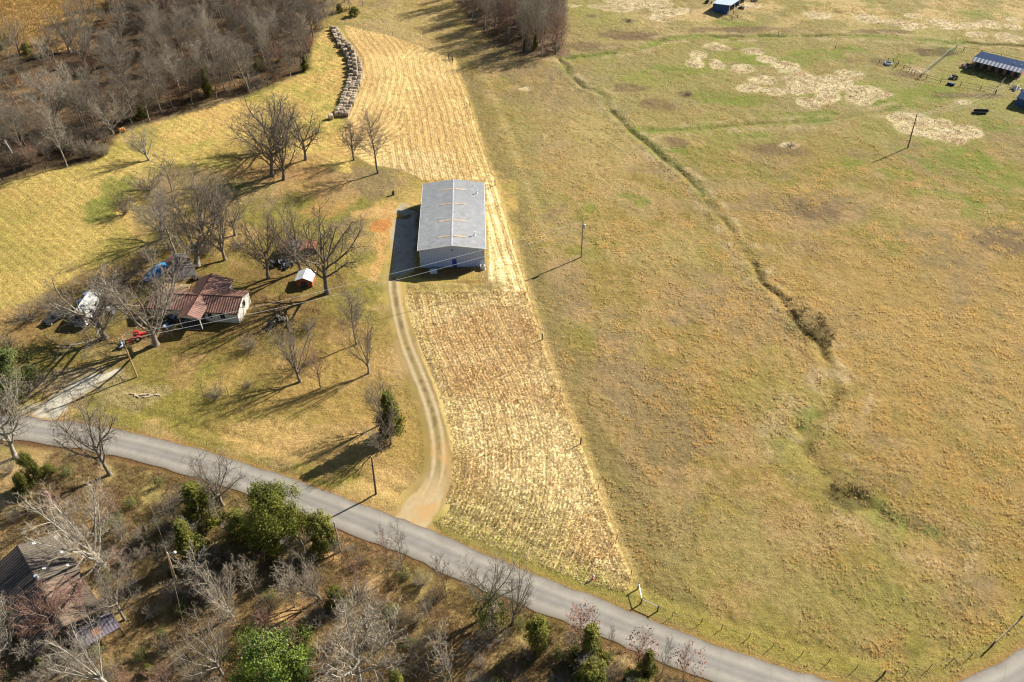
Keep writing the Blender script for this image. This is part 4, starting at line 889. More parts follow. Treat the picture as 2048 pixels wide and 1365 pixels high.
# woods
def place_wood(poly, n, dmin, seed, ymin, tester=lambda x, y: True):
    rng = random.Random(seed); out = []; xs_ = [p[0] for p in poly]; ys_ = [p[1] for p in poly]
    cand = [(rng.uniform(min(xs_), max(xs_)), rng.uniform(min(ys_), max(ys_))) for _ in range(n * 60)]
    sd = poly_sd(np.array([c[0] for c in cand]), np.array([c[1] for c in cand]), poly)
    for c, s in zip(cand, sd):
        if s < .5: continue
        px, py = Pj(c[0], c[1], 0)
        if py < ymin or px < -60 or px > 2100 or not tester(*c): continue
        if all((c[0] - o[0]) ** 2 + (c[1] - o[1]) ** 2 > dmin * dmin for o in out): out.append((*c, s))
        if len(out) >= n: break
    return out
rng = random.Random(5)
for x, y, s in place_wood(WOODL, 215, 4.1, 1, -14):
    px, py = Pj(x, y, 0)
    open_ = px < 260 and py > 150
    if px < 300 and py < 215 and rng.random() < .75: continue
    if open_ and rng.random() < .35: continue
    pale_ = rng.random() < .16
    edge = s < 6
    red = py < 60 and 330 < px < 520 and rng.random() < .5
    mt, mc = ('bark_pale', 'twig_pale') if pale_ else ('bark_mid', 'twig_mid') if rng.random() < .6 else ('bark', 'twig')
    if red: mc = 'twig_red'
    lb = 'red-budded bare tree near the top of the upper left wood' if red else ('bare grey tree on the outer edge of the upper left wood' if edge else 'bare grey tree standing inside the upper left wood')
    plant('woodland_tree', 'tall', rng.randrange(5), (x, y), rng.uniform(11, 17.5), rng.uniform(6, 9.5), mt, mc, lb, 'bare tree', 'bare trees of the upper left wood', lean=(rng.gauss(0, .03), rng.gauss(0, .03)))
for x, y, s in place_wood(WOODL, 110, 3.6, 2, -8):
    plant('woodland_shrub', 'bush' if rng.random() < .6 else 'sap', rng.randrange(4), (x, y), rng.uniform(2.5, 6.5), rng.uniform(2.5, 4.5), 'bark_mid', rng.choice(['twig_mid', 'twig', 'twig_pale', 'twig_red']), 'leafless shrub filling the floor of the upper left wood', 'shrub', 'shrubs of the upper left wood')
for x, y, s in place_wood(WOODM, 62, 3.2, 3, -14):
    pale_ = rng.random() < .6
    plant('woodland_tree', 'tall', rng.randrange(5), (x, y), rng.uniform(13, 18.5), rng.uniform(5.5, 8), 'bark_pale' if pale_ else 'bark_mid', 'twig_pale' if pale_ else rng.choice(['twig_mid', 'twig_red', 'twig']), 'bare pale tree in the dense wood at top centre', 'bare tree', 'bare trees of the wood at top centre')
for x, y, s in place_wood(WOODM, 40, 2.8, 4, -10):
    plant('woodland_shrub', 'bush', rng.randrange(3), (x, y), rng.uniform(2, 4.5), rng.uniform(2.5, 4), 'bark_mid', rng.choice(['twig_mid', 'twig', 'twig_red']), 'leafless shrub under the wood at top centre', 'shrub', 'shrubs of the wood at top centre')
for bx, by, ty in ((655, 55, -5), (642, 62, 2), (668, 30, -30), (700, 20, -40), (725, 12, -45), (690, 5, -60), (650, 15, -50)):
    tree(bx, by, ty, 40, 'tall', rng.randrange(5), 'bark_pale', 'twig_pale', 'pale bare tree by the far end of the bale row', 'bare tree', 'woodland_tree', 'bare trees at the far end of the bale row')
for bx, by, ty, w in ((140, 105, 10, 90), (40, 112, 20, 70), (232, 162, 60, 110), (170, 130, 20, 90)):
    tree(bx, by, ty, w, 'vase', rng.randrange(2), 'bark_mid', 'twig_mid', 'bare spreading tree along the lower edge of the orange clearing', 'bare tree', 'bare_tree', 'bare trees by the orange clearing')
for bx, by, ty, w in ((22, 306, 165, 130), (226, 268, 165, 110), (112, 255, 120, 120)):
    tree(bx, by, ty, w, 'vase', rng.randrange(2), 'bark_pale', 'twig_pale', 'pale crooked bare tree near the front of the upper left wood', 'bare tree', 'bare_tree', 'pale crooked trees of the upper left wood')
# brush on the wood edge above the hay field
for i in range(36):
    bx = rng.uniform(-20, 215); by = 352 - (bx / 215) * 38 + rng.uniform(-48, -2)
    tree(bx, by, by - rng.uniform(22, 50), rng.uniform(20, 36), 'bush' if i % 2 else 'sap', i, 'bark_mid', rng.choice(['twig_mid', 'twig_pale', 'twig']), 'leafless bush in the brush belt above the left hay field', 'bush', 'woodland_shrub', 'bushes of the brush belt above the left hay field')
# brush and saplings south of the road
OLDB = GL([(0, 1095), (105, 1062), (225, 1205), (150, 1300), (60, 1300), (-40, 1170)])
def south_ok(x, y):
    a, b = np.array([x]), np.array([y])
    if poly_sd(a, b, OLDB)[0] > -1: return False
    if poly_sd(a, b, SOUTH)[0] < 2.2: return False
    px, py = Pj(x, y, 0)
    if py < 1010 and px < 380: return rng.random() < .25
    if 330 < px < 480 and 1210 < py < 1300: return rng.random() < .3
    return px < 1500
for x, y, s in place_wood(SOUTH, 120, 2.3, 6, 900, south_ok):
    px, py = Pj(x, y, 0)
    if py > 1560: continue
    h = rng.uniform(3.5, 7.5) * (.6 if s < 4 else 1)
    mc = rng.choice(['twig_pale', 'twig_mid', 'twig_pale', 'twig_mid', 'twig_red'])
    side = 'left' if px < 500 else 'middle' if px < 1000 else 'right'
    plant('sapling', 'sap', rng.randrange(4), (x, y), h, rng.uniform(2.2, 4.4), 'bark_pale' if mc == 'twig_pale' else 'bark_mid', mc, {'left': 'thin bare sapling in the scrub around the old dark-roofed building', 'middle': 'thin bare sapling in the scrub around the bright magnolia', 'right': 'thin bare sapling in the scrub right of the vine-wrapped tree'}[side], 'sapling', 'saplings in the scrub south of the road')
for x, y, s in place_wood(SOUTH, 270, 1.45, 7, 900, south_ok):
    px, py = Pj(x, y, 0)
    if py > 1480: continue
    mc = rng.choice(['twig_pale', 'twig_mid', 'twig_pale', 'twig', 'twig_mid'])
    gr = rng.random() < .2
    side = 'left' if px < 500 else 'middle' if px < 1000 else 'right'
    if gr: plant('green_bush', 'privet' if rng.random() < .7 else 'cedar', rng.randrange(4), (x, y), rng.uniform(1.1, 2.2), rng.uniform(1.4, 2.8), '', '', {'left': 'low green bush in the scrub around the old dark-roofed building', 'middle': 'low green bush in the scrub around the bright magnolia', 'right': 'low green bush in the scrub right of the vine-wrapped tree'}[side], 'bush', 'green bushes in the scrub south of the road')
    else: plant('twiggy_shrub', 'bush', rng.randrange(3), (x, y), rng.uniform(1.5, 3.4), rng.uniform(2.0, 3.8), 'bark_mid', mc, {'left': 'leafless grey shrub in the scrub around the old dark-roofed building', 'middle': 'leafless grey shrub in the scrub around the bright magnolia', 'right': 'leafless grey shrub in the scrub right of the vine-wrapped tree'}[side], 'shrub', 'leafless shrubs in the scrub south of the road')
# yard brush
for i, (bx, by, h, w, lb) in enumerate([(432, 795, 26, 48, 'round dark brush heap with two stakes on the front lawn'), (496, 775, 16, 30, 'small dark weedy shrub right of the brush heap on the lawn'), (300, 520, 40, 60, 'dense brown shrub left of the blue tarp'), (345, 500, 40, 60, 'dense brown shrub behind the blue tarp'), (415, 505, 26, 50, 'dark shrub row behind the patchy shed'), (480, 492, 22, 50, 'dark shrub row end at the back of the yard'), (60, 640, 36, 70, 'grey brush at the left edge behind the motorhome'), (110, 620, 40, 60, 'grey brush just behind the motorhome'), (255, 560, 50, 80, 'tall brown thicket left of the house'), (225, 600, 40, 60, 'brown thicket between motorhome and house'), (500, 700, 30, 50, 'low twiggy shrub in the shade below the house gable'), (700, 225 + 30, 14, 16, 'small tuft shrub below the end of the bale row'), (510, 175, 34, 76, 'purplish twiggy bush at the dark end of the wood'), (250, 430, 50, 50, 'thin green-grey bush at the field corner'), (300, 380, 50, 80, 'bushy tangle between hay field and yard'), (620, 660, 24, 40, 'dark shrub beside the scrap heap on the lawn'), (1258, 43, 9, 26, 'round grey brush heap in the far pasture'), (1376, 190, 10, 24, 'grey thorny bush in the middle pasture'), (1580, 294, 10, 36, 'grey flattened bush in the green pasture'), (20, 700, 40, 70, 'grey twiggy bush behind the dark magnolia'), (60, 780, 50, 90, 'grey twiggy bush in front of the dark magnolia')]):
    tree(bx, by, by - h, w, 'bush', i, 'bark_mid', 'twig' if i % 2 else 'twig_mid', lb, 'bush', 'leafless_bush')
# brown leaves on three roadside saplings are their own clusters
def leaf_cluster(bx, by, ty, w, n, seed):
    pass
# ------------------------------------------------------------------ buildings
def gable_roof_slab(w_l, w_r, zr, ze, y0, y1, th=.12, ribs=0):
    """two roof slopes as slabs along y; returns (left, right) MBs in local coords x across"""
    a = MB(); b = MB()
    a.prism([(-w_l, ze), (0.0, zr), (0.0, zr - th), (-w_l, ze - th)], y0, y1)
    b.prism([(0.0, zr), (w_r, ze), (w_r, ze - th), (0.0, zr - th)], y0, y1)
    return a, b
def ribs_on(mb, x0, z0, x1, z1, y0, y1, step, w=.05, h=.035):
    """standing ribs running from eave to ridge on a slope"""
    y = y0 + step / 2
    L = math.hypot(x1 - x0, z1 - z0); nx_, nz_ = -(z1 - z0) / L, (x1 - x0) / L
    if nz_ < 0: nx_, nz_ = -nx_, -nz_
    while y < y1 - w:
        n = len(mb.v)
        for yy in (y - w / 2, y + w / 2):
            mb.v += [(x0 + nx_ * .002, yy, z0 + nz_ * .002), (x1 + nx_ * .002, yy, z1 + nz_ * .002), (x1 + nx_ * h, yy, z1 + nz_ * h), (x0 + nx_ * h, yy, z0 + nz_ * h)]
        mb.f += [tuple(n + i for i in q) for q in ((0, 1, 2, 3), (7, 6, 5, 4), (3, 2, 6, 7), (1, 5, 6, 2), (0, 3, 7, 4))]
        y += step
# --- the barn
barn = empty('metal_barn', (*BARN_O, 0), BARN_R, 'large grey metal barn with low gable roof and blue door beside the gravel track', 'barn')
BW, BL, BE, BR = 6.75, 26.0, 4.75, 5.75
w = MB(); w.prism([(-BW, -.3), (-BW, BE - .12), (0, BR - .13), (BW, BE - .12), (BW, -.3)], 0.0, BL); w.build('wall', M['barnwall'], barn)
rib = MB()
x = -BW + .15
while x < BW - .05:
    zt = BE - .2 + (BR - BE) * (1 - abs(x) / BW)
    if not (-.62 < x < .62 and False): rib.box(x - .02, -.035, -.1, x + .02, -.003, zt)
    x += .305
rib.build('wall_ribs', M['barnwall'], barn)
ra, rb = gable_roof_slab(BW + .28, BW + .28, BR, BE - .04, -.35, BL + .35)
ribs_on(ra, -BW - .28, BE - .04, -.12, BR - .017, -.3, BL + .3, .305); ribs_on(rb, BW + .28, BE - .04, .12, BR - .017, -.3, BL + .3, .305)
r1 = ra.build('roof_slope', M['barnroof'], barn); r2 = rb.build('roof_slope', M['barnroof'], barn)
cap = MB(); cap.prism([(-.22, BR + .0), (0, BR + .06), (.22, BR + .0), (.22, BR - .02), (-.22, BR - .02)], -.37, BL + .37); cap.build('ridge_cap', M['barnroof'], barn)
sl_ = (BR - BE + .04) / (BW + .28)
for vy in (3.3, 9.3, 16.1, 22.3):
    for sg, par in ((-1, r1), (1, r2)):
        p = MB(); x0, x1 = .35 * sg, 2.9 * sg; z0 = BR - abs(x0) * sl_ + .055; z1 = BR - abs(x1) * sl_ + .055
        pl = [(x0, z0), (x1, z1), (x1, z1 - .05), (x0, z0 - .05)]
        p.prism(pl if sg > 0 else pl[::-1], vy - .30, vy + .30); p.build('skylight_panel', M['skylight'], par)
tr = MB()
for y0 in (-.40, BL + .34):
    tr.prism([(-BW - .3, BE - .22), (-BW - .3, BE + .0), (0, BR + .05), (BW + .3, BE + .0), (BW + .3, BE - .22), (0, BR - .16)], y0, y0 + .05)
tr.build('gable_trim', M['trim'], barn)
ev = MB()
for sg in (-1, 1):
    a0, a1 = sorted((sg * (BW + .29), sg * (BW + .41))); ev.box(a0, -.36, BE - .26, a1, BL + .36, BE - .07)
ev.build('gutter', M['trim'], barn)
co = MB()
for sx_ in (-1, 1):
    for yy in (-.05, BL + .0):
        a0, a1 = sorted((sx_ * (BW - .12), sx_ * (BW + .02))); co.box(a0, yy, 0, a1, yy + .05, BE - .2)
co.build('corner_trim', M['trim'], barn)
d = MB(); d.box(-.1, -.09, .0, .88, -.04, 2.1); do = d.build('door', M['blue_door'], barn, .01)
h = MB(); h.box(.72, -.13, 1.0, .80, -.093, 1.08); h.build('handle', M['steel'], do)
d = MB(); d.box(-.17, -.075, 0, -.103, -.036, 2.17); d.box(.883, -.075, 0, .95, -.036, 2.17); d.box(-.17, -.076, 2.104, .95, -.036, 2.17); d.build('door_frame', M['trim'], barn)
d = MB(); d.box(-.06, -.25, 4.3, .16, -.04, 4.5); d.build('wall_lamp', M['black'], barn)
# big sliding door on the shaded long side
d = MB(); d.box(-BW - .10, 8, 0, -BW - .04, 12.4, 4.0); sd_ = d.build('sliding_door', M['barnwall'], barn); d = MB(); d.box(-BW - .16, 6.5, 4.02, -BW - .04, 16, 4.16); d.build('door_track', M['steel'], sd_)
for (vx, vy, hh, bend) in ((5.35, 21.2, .75, 1), (4.75, 4.1, .85, 1), (4.65, 24.6, .3, 0)):
    z0 = BR - vx * sl_; p = MB()
    p.lathe([(.30, -.05), (.30, .06), (.13, .16), (.13, .2)], 14, (vx, vy, z0)) if bend else p.lathe([(.12, -.05), (.12, .05)], 10, (vx, vy, z0))
    p.tube([(vx, vy, z0 + .1), (vx, vy, z0 + hh)] + ([(vx + .02, vy, z0 + hh + .05)] if bend else []), .09 if bend else .05, 10)
    if bend: p.lathe([(.21, 0), (.21, .05), (.03, .15)], 14, (vx, vy, z0 + hh + .03))
    p.build('roof_vent', M['tinwhite'], barn, smooth=False)
mt_ = MB(); mt_.box(6.0, -.26, 1.4, 6.35, -.04, 1.95); mt_.build('meter_box', M['steel'], barn)
g = G(867, 545); pad = empty('concrete_box', (*g, 0), R(8), 'pale grey concrete box on the ground in the barn shadow', 'utility box')
MB().box(-.75, -.55, -.1, .75, .55, .45).build('box_body', M['concrete'], pad, .04); MB().box(-.8, -.6, .453, .8, .6, .53).build('lid', M['concrete'], pad, .02)
hp = empty('heat_pump', (*locw(BARN_O, BARN_R, 6.3, -.95), 0), BARN_R, 'small white outdoor air unit with clutter at the front right corner of the barn', 'air unit')
MB().box(-.5, -.35, .08, .5, .35, .95).build('casing', M['rvwhite'], hp, .03); MB().box(-.6, -.45, 0, .6, .45, .075).build('slab', M['concrete'], hp)
f = MB(); f.lathe([(.30, 0), (.30, .03), (.05, .035)], 16, (0, 0, .953)); f.build('fan_grille', M['black'], hp)
MB().box(-.62, -.62, .0, -.25, -.47, .42).build('brick_stack', M['brick'], hp)
# --- the red-roofed house
house = empty('farmhouse', (*HOUSE_O, 0), HOUSE_R, 'white house with a ribbed red-brown cross gable roof under bare trees', 'house')
def xroof(x0, x1, yf, yb, zr, zef, zeb, mat, nm='roof', yr=0.0, rib_step=.45):
    """ridge along x; slopes to front (yf) and back (yb)"""
    m = MB(); th = .13
    for (ya, za, yb_, zb) in ((yf, zef, yr, zr), (yr, zr, yb, zeb)):
        n = len(m.v)
        m.v += [(x0, ya, za), (x1, ya, za), (x1, yb_, zb), (x0, yb_, zb), (x0, ya, za - th), (x1, ya, za - th), (x1, yb_, zb - th), (x0, yb_, zb - th)]
        m.f += [tuple(n + i for i in q) for q in ((0, 1, 2, 3), (7, 6, 5, 4), (0, 4, 5, 1), (1, 5, 6, 2), (2, 6, 7, 3), (3, 7, 4, 0))]
        x = x0 + rib_step / 2
        while x < x1:
            n = len(m.v)
            for xx in (x - .035, x + .035): m.v += [(xx, ya, za + .004), (xx, yb_, zb + .004), (xx, yb_, zb + .04), (xx, ya, za + .04)]
            m.f += [tuple(n + i for i in q) for q in ((0, 1, 2, 3), (7, 6, 5, 4), (3, 2, 6, 7), (0, 3, 7, 4), (1, 5, 6, 2))]
            x += rib_step
    return m.build(nm, mat, house)
# walls
w = MB()
w.prism([(-3.25, -.3), (-3.25, 2.62), (0, 3.74), (3.25, 2.62), (3.25, -.3)], 0.5, 8.3)
vv = [(y, -x, z) for (x, y, z) in w.v]; w.v = [(y, x * 1.0, z) for (x, y, z) in [(v[0], v[1], v[2]) for v in w.v]]
w.build('wall', M['white'], house)
w = MB(); w.prism([(-3.0, -.3), (-3.0, 2.55), (0, 3.6), (1.9, 2.62), (1.9, -.3)], -9.4, 0.5); w.v = [(y, x, z) for (x, y, z) in w.v]; w.build('wall', M['white'], house)
w = MB(); w.prism([(-2.45, -.3), (-2.45, 2.66), (0, 3.9), (3.65, 2.68), (3.65, -.3)], 1.2, 6.45); w.build('wall', M['white'], house)
xroof(.0, 8.55, -3.65, 3.65, 3.92, 2.66, 2.66, M['houseroof'])
xroof(-9.7, .0, -3.4, 2.25, 3.78, 2.62, 2.72, M['houseroof'])
ra, rb = gable_roof_slab(2.95, 4.1, 4.06, 2.72, -.3, 6.85)
r1 = ra.build('roof', M['houseroof_y'], house); r2 = rb.build('roof', M['houseroof_y'], house)
rc_, rd_ = gable_roof_slab(2.25, 2.25, 4.08, 3.0, -6.3, -.28)
rc_.build('roof', M['houseroof_y'], house); rd_.build('roof', M['houseroof_y'], house)
m = MB(); m.box(.2, -.09, 3.93, 8.57, .09, 3.985); m.box(-9.7, -.09, 3.80, -.2, .09, 3.85); m.build('ridge_cap', M['darkridge'], house)
m = MB(); m.box(-.08, -6.32, 4.085, .08, 6.87, 4.13); m.build('ridge_cap', M['darkridge'], house)
m = MB(); m.box(.3, -3.72, 2.50, 8.6, -3.655, 2.63); m.build('fascia', M['darkridge'], house)
m = MB(); m.box(-9.6, 2.3, -.3, -4.6, 5.0, 2.0); m.build('rear_extension', M['brick'], house)
m = MB(); m.prism([(2.1, 2.62), (5.4, 2.05), (5.4, 1.95), (2.1, 2.52)], -9.9, -4.4); m.v = [(y, x, z) for (x, y, z) in m.v]; m.build('lean_to_roof', M['tanroof'], house)
# porch posts + floor + gable infill
m = MB(); m.box(-2.15, -6.1, 0, 2.1, -1.5, .28); m.build('porch_floor', M['darkwood'], house)
for px_ in (-2.0, 1.95):
    MB().box(px_ - .07, -6.02, .285, px_ + .07, -5.88, 3.0).build('porch_post', M['white'], house)
m = MB(); m.prism([(-2.0, 2.97), (0, 3.93), (2.0, 2.97)], -6.05, -5.97); m.build('porch_gable', M['white'], house)
m = MB(); m.prism([(-1.9, .3), (-1.9, 2.9), (0, 3.88), (1.9, 2.9), (1.9, .3)], -3.35, -3.3); m.build('porch_wall', M['white'], house)
def window(x, y, z, w_, h_, axis, par, sgn):
    fr = MB(); pa = MB(); t = .06
    if axis == 'y':
        y0, y1 = sorted((y, y + sgn * .05)); fr.box(x - w_ / 2 - t, y0, z - t, x + w_ / 2 + t, y1, z + h_ + t); y2, y3 = sorted((y + sgn * .052, y + sgn * .07)); pa.box(x - w_ / 2, y2, z, x - .02, y3, z + h_); pa.box(x + .02, y2, z, x + w_ / 2, y3, z + h_)
    else:
        x0, x1 = sorted((x, x + sgn * .05)); fr.box(x0, y - w_ / 2 - t, z - t, x1, y + w_ / 2 + t, z + h_ + t); x2, x3 = sorted((x + sgn * .052, x + sgn * .07)); pa.box(x2, y - w_ / 2, z, x3, y - .02, z + h_); pa.box(x2, y + .02, z, x3, y + w_ / 2, z + h_)
    f = fr.build('window', M['trim'], par); pa.build('pane', M['glass'], f)
window(5.2, -3.25, 1.0, .9, 1.25, 'y', house, -1); window(2.7, -3.25, 1.0, .8, 1.1, 'y', house, -1); window(8.3, .3, 1.5, .95, 1.2, 'x', house, 1)
window(3.65, 4.6, 1.3, .7, .9, 'x', house, 1); window(-5.5, -3.0, 1.0, 1.0, 1.2, 'y', house, -1)
m = MB(); m.box(.9, -3.39, .3, 1.75, -3.352, 2.3); m.build('door', M['darkwood'], house)
m = MB(); m.lathe([(.10, 2.9), (.10, 3.9), (.14, 3.95)], 10, (2.3, 3.0, 0)); m.build('flue_pipe', M['steel'], house)
# --- generic small shed
def shed(name, loc, rz, W_, L_, ze, zr, mw, mr, label, cat='shed', opening_shade=None, mr2=None):
    o = empty(name, (*loc, 0), rz, label, cat)
    w = MB(); w.prism([(-W_ / 2, -.2), (-W_ / 2, ze - .08), (0, zr - .1), (W_ / 2, ze - .08), (W_ / 2, -.2)], 0, L_); w.build('wall', mw, o)
    a, b = gable_roof_slab(W_ / 2 + .2, W_ / 2 + .2, zr, ze - .05, -.25, L_ + .25, .07); a.build('roof_slope', mr, o); b.build('roof_slope', mr2 or mr, o)
    if opening_shade:
        d = MB(); d.prism([(-opening_shade[0] / 2, 0), (-opening_shade[0] / 2, opening_shade[1] * .85), (0, opening_shade[1]), (opening_shade[0] / 2, opening_shade[1] * .85), (opening_shade[0] / 2, 0)], -.03, -.004); d.build('opening_shade', M['junk'], o)  # flat dark sheet stands in for the shade inside the shed mouth
    return o
gs = G(610, 574)
sh = shed('garden_shed', (gs[0], gs[1] - .1), R(-3), 3.3, 2.9, 1.7, 2.5, M['rust'], M['tinwhite'], 'small rusty red shed with a white tin roof beside the big dark tree', opening_shade=(1.3, 1.5), mr2=M['tinwhite'])
m = MB(); m.box(-1.62, -.08, .1, -.7, -.034, 1.5); m.build('door', M['rust'], sh)
m = MB()
for a_ in range(5): m.box(-1.6 + a_ * .7, -.065, .05, -1.52 + a_ * .7, -.0305, 1.6)
m.build('battens', M['darkwood'], sh)
gs = G(578, 512); sh = shed('scrap_shed', gs, R(-8), 3.4, 3.2, 1.9, 2.4, M['brick'], M['brick'], 'low faded red shed behind the heap of dark scrap', mr2=M['shingle'], opening_shade=(2.0, 1.6))
g_ = G(618, 510); sh = shed('lean_shed', g_, R(10), 3.2, 2.6, 1.6, 2.0, M['darkwood'], M['brick'], 'low brown lean-to right of the faded red shed', mr2=M['rust'], opening_shade=(1.8, 1.3))
# patchy shed
g_ = G(372, 552); ps = empty('patchy_shed', (*g_, 0), R(38), 'old shed with patchy dark and tan roof and white side panels under the trees', 'shed')
w = MB(); w.prism([(-2.0, -.2), (-2.0, 2.0), (0, 2.75), (2.0, 2.0), (2.0, -.2)], -1.0, 4.6); w.build('wall', M['tinwhite'], ps)
a, b = gable_roof_slab(2.3, 2.3, 2.9, 2.05, -1.3, 4.9, .08); ar = a.build('roof_slope', M['shingle'], ps); br_ = b.build('roof_slope', M['shingle'], ps)
m = MB(); m.prism([(.5, 2.9 - .5 * .37 + .03), (1.7, 2.9 - 1.7 * .37 + .03), (1.7, 2.9 - 1.7 * .37 + .004), (.5, 2.9 - .5 * .37 + .004)], .2, 1.7); m.build('patch', M['oldroof_tan'], br_)
m = MB(); m.prism([(-2.2, 2.9 - 2.2 * .37 + .03), (-.3, 2.9 - .3 * .37 + .03), (-.3, 2.9 - .3 * .37 + .004), (-2.2, 2.9 - 2.2 * .37 + .004)], 3.0, 4.8); m.build('patch', M['brick'], ar)
m = MB(); m.box(2.003, .2, .1, 2.04, 1.5, 1.85); m.box(2.003, 2.4, .1, 2.04, 3.6, 1.85); m.build('shadow_stripes', M['junk'], ps)  # dark strips put on the white wall in place of shadow stripes
# blue tarp over a heap
def lump(name, loc, rx, ry, h, mat, label, cat, seed, parts=None, n=22):
    rg = random.Random(seed); m = MB(); ringn = 7
    for j in range(ringn):
        t = j / (ringn - 1)
        for k in range(n):
            an = 2 * math.pi * k / n; rr = (1 - t ** 1.6) * (.85 + .3 * rg.random()) + .02
            m.v.append((rx * rr * math.cos(an), ry * rr * math.sin(an), h * (t ** .8) * (.85 + .3 * rg.random()) - .05 * (j == 0)))
    for j in range(ringn - 1):
        for k in range(n):
            a = j * n + k; b = j * n + (k + 1) % n; m.f.append((a, b, b + n, a + n))
    m.f.append(tuple((ringn - 1) * n + k for k in range(n)))
    o = m.build(name, mat); o.location = (loc[0], loc[1], 0); tag(o, label, cat); return o
tp = lump('tarp_heap', G(316, 545), 1.7, 3.2, 1.5, M['tarp'], 'heap covered with a bright blue tarp under the bare trees', 'tarp', 4); tp.rotation_euler = (0, 0, R(-25))
tp = lump('tarp_heap', G(331, 533), .9, 1.0, .8, M['tarp'], 'small blue tarp bundle right of the large blue tarp heap', 'tarp', 6)
# scrap heaps: built of boxes and pipes
def scrap(loc, r_, n, seed, label, mats, cat='scrap heap', name='scrap_heap', hmax=.9):
    rg = random.Random(seed); o = empty(name, (loc[0], loc[1], 0), 0, label, cat)
    for mi, mt in enumerate(mats):
        m = MB()
        for i in range(n // len(mats)):
            x, y = rg.gauss(0, r_ * .45), rg.gauss(0, r_ * .35); s = rg.uniform(.15, .5); z = rg.uniform(0, hmax) * math.exp(-(x * x + y * y) / (r_ * r_)); n0 = len(m.v)
            m.box(-s, -s * rg.uniform(.3, 1), -s * .3, s, s * rg.uniform(.3, 1), s * .3)
            q = Quaternion((rg.random(), rg.random(), rg.random(), rg.random())).normalized()
            for k in range(n0, len(m.v)):
                v = q @ Vector(m.v[k]); m.v[k] = (v.x + x, v.y + y, v.z + z + .1)
            if rg.random() < .4:
                an = rg.random() * 6.28; m.tube([(x, y, .1), (x + math.cos(an) * 1.1, y + math.sin(an) * 1.1, .4 + rg.random() * .5)], .04, 5)
        m.build('scrap', mt, o)
    return o
scrap(G(566, 530), 2.6, 60, 1, 'dark heap of black scrap left of the faded red shed', [M['junk'], M['black']])
scrap(G(560, 640), 1.2, 30, 2, 'round black fire ring with pale sticks on the lawn', [M['black'], M['junk'], M['log']], 'fire pit', 'fire_pit')
scrap(G(540, 655), .9, 20, 12, 'small black heap left of the fire ring on the lawn', [M['black'], M['junk']])
scrap(G(400, 555 - 60), 1.8, 30, 3, 'clutter of white and dark scrap at the back of the yard', [M['junk'], M['tinwhite'], M['brick']])
scrap(G(345, 645), 2.2, 40, 7, 'dark clutter against the front of the house', [M['junk'], M['bluegrey'], M['darkwood']])
scrap(G(130, 625), 2.2, 40, 8, 'black scrap pile left of the motorhome', [M['junk'], M['black']])
scrap(G(225, 625), 2.0, 36, 9, 'dark scrap pile between motorhome and house', [M['junk'], M['black'], M['steel']])
scrap(G(392, 560), .7, 30, 10, 'small dark heap behind the house roof', [M['darkwood']])
# log pile on the lawn
lg = empty('log_pile', (*G(292, 792), 0), R(-6), 'low pile of pale weathered logs lying on the front lawn', 'log pile')
rg = random.Random(3)
for i in range(9):
    x = -2.2 + i * .5 + rg.uniform(-.2, .2); y = rg.uniform(-.35, .35); a_ = rg.uniform(-.5, .5); l = rg.uniform(.5, .9)
    MB().tube([(x - l * math.cos(a_), y - l * math.sin(a_), .14), (x + l * math.cos(a_), y + l * math.sin(a_), .16)], .13, 8).build('log', M['log'], lg)
og = empty('wood_pile', (*G(243, 264), 0), 0, 'bright orange pile of cut wood at the corner of the upper left wood', 'wood pile')
for i in range(8):
    a_ = rg.uniform(0, 3.1); x = rg.uniform(-1.2, 1.2); z = .2 + .35 * (i % 3)
    MB().tube([(x - .7 * math.cos(a_), -.7 * math.sin(a_), z), (x + .7 * math.cos(a_), .7 * math.sin(a_), z)], .2, 8).build('log', M['orange'], og)
og = empty('wood_pile', (*G(279, 238), 0), 0, 'small yellow pile of cut wood under the short dark cedar', 'wood pile')
for i in range(4): MB().tube([(-.7 + i * .3, -.5, .2), (-.6 + i * .3, .5, .25)], .18, 8).build('log', M['orange'], og)
# barrel near barn, post on lawn, bird bath etc.
b_ = empty('rusty_barrel', (*G(787, 390), 0), 0, 'dark rusty burn barrel standing on the grass left of the barn', 'barrel')
MB().lathe([(.32, 0), (.34, .05), (.32, .3), (.34, .33), (.32, .6), (.34, .63), (.32, .95), (.33, 1.0), (.29, 1.0), (.28, .85)], 16).build('drum', M['darkwood'], b_); MB().lathe([(.30, .8), (.02, .86)], 12).build('ash', M['black'], b_)
for k, (bx, by, ty, lb) in enumerate([(275, 817, 810, 'thin dark stake on the front lawn near the road'), (406, 786, 770, 'left stake beside the brush heap on the lawn'), (457, 790, 774, 'right stake beside the brush heap on the lawn'), (313, 786, 777, 'small dark garden light above the log pile'), (562, 633, 620, 'stump of dark wood near the fire ring')]):
    o = empty('stake', (*G(bx, by), 0), 0, lb, 'stake'); hh = height_of(bx, by, ty)
    MB().tube([(0, 0, -.1), (0.02, 0, hh)], .05 if k != 4 else .25, 7).build('stake_post', M['post'], o)
    MB().lathe([(.07, 0), (.08, .04), (.02, .07)], 8, (.02, 0, hh)).build('cap', M['post'], o)
# --- the old building, bottom left
ob0 = (-69.08, 64.4); dirv = Vector((-57.78 + 69.08, 52.42 - 64.4)); L_ob = dirv.length + .3; rz_ob = math.atan2(dirv.y, dirv.x) + math.pi / 2
old = empty('old_building', (ob0[0], ob0[1], 0), rz_ob, 'old building with dark ribbed left roof slope and faded tan right slope in the scrub', 'building')
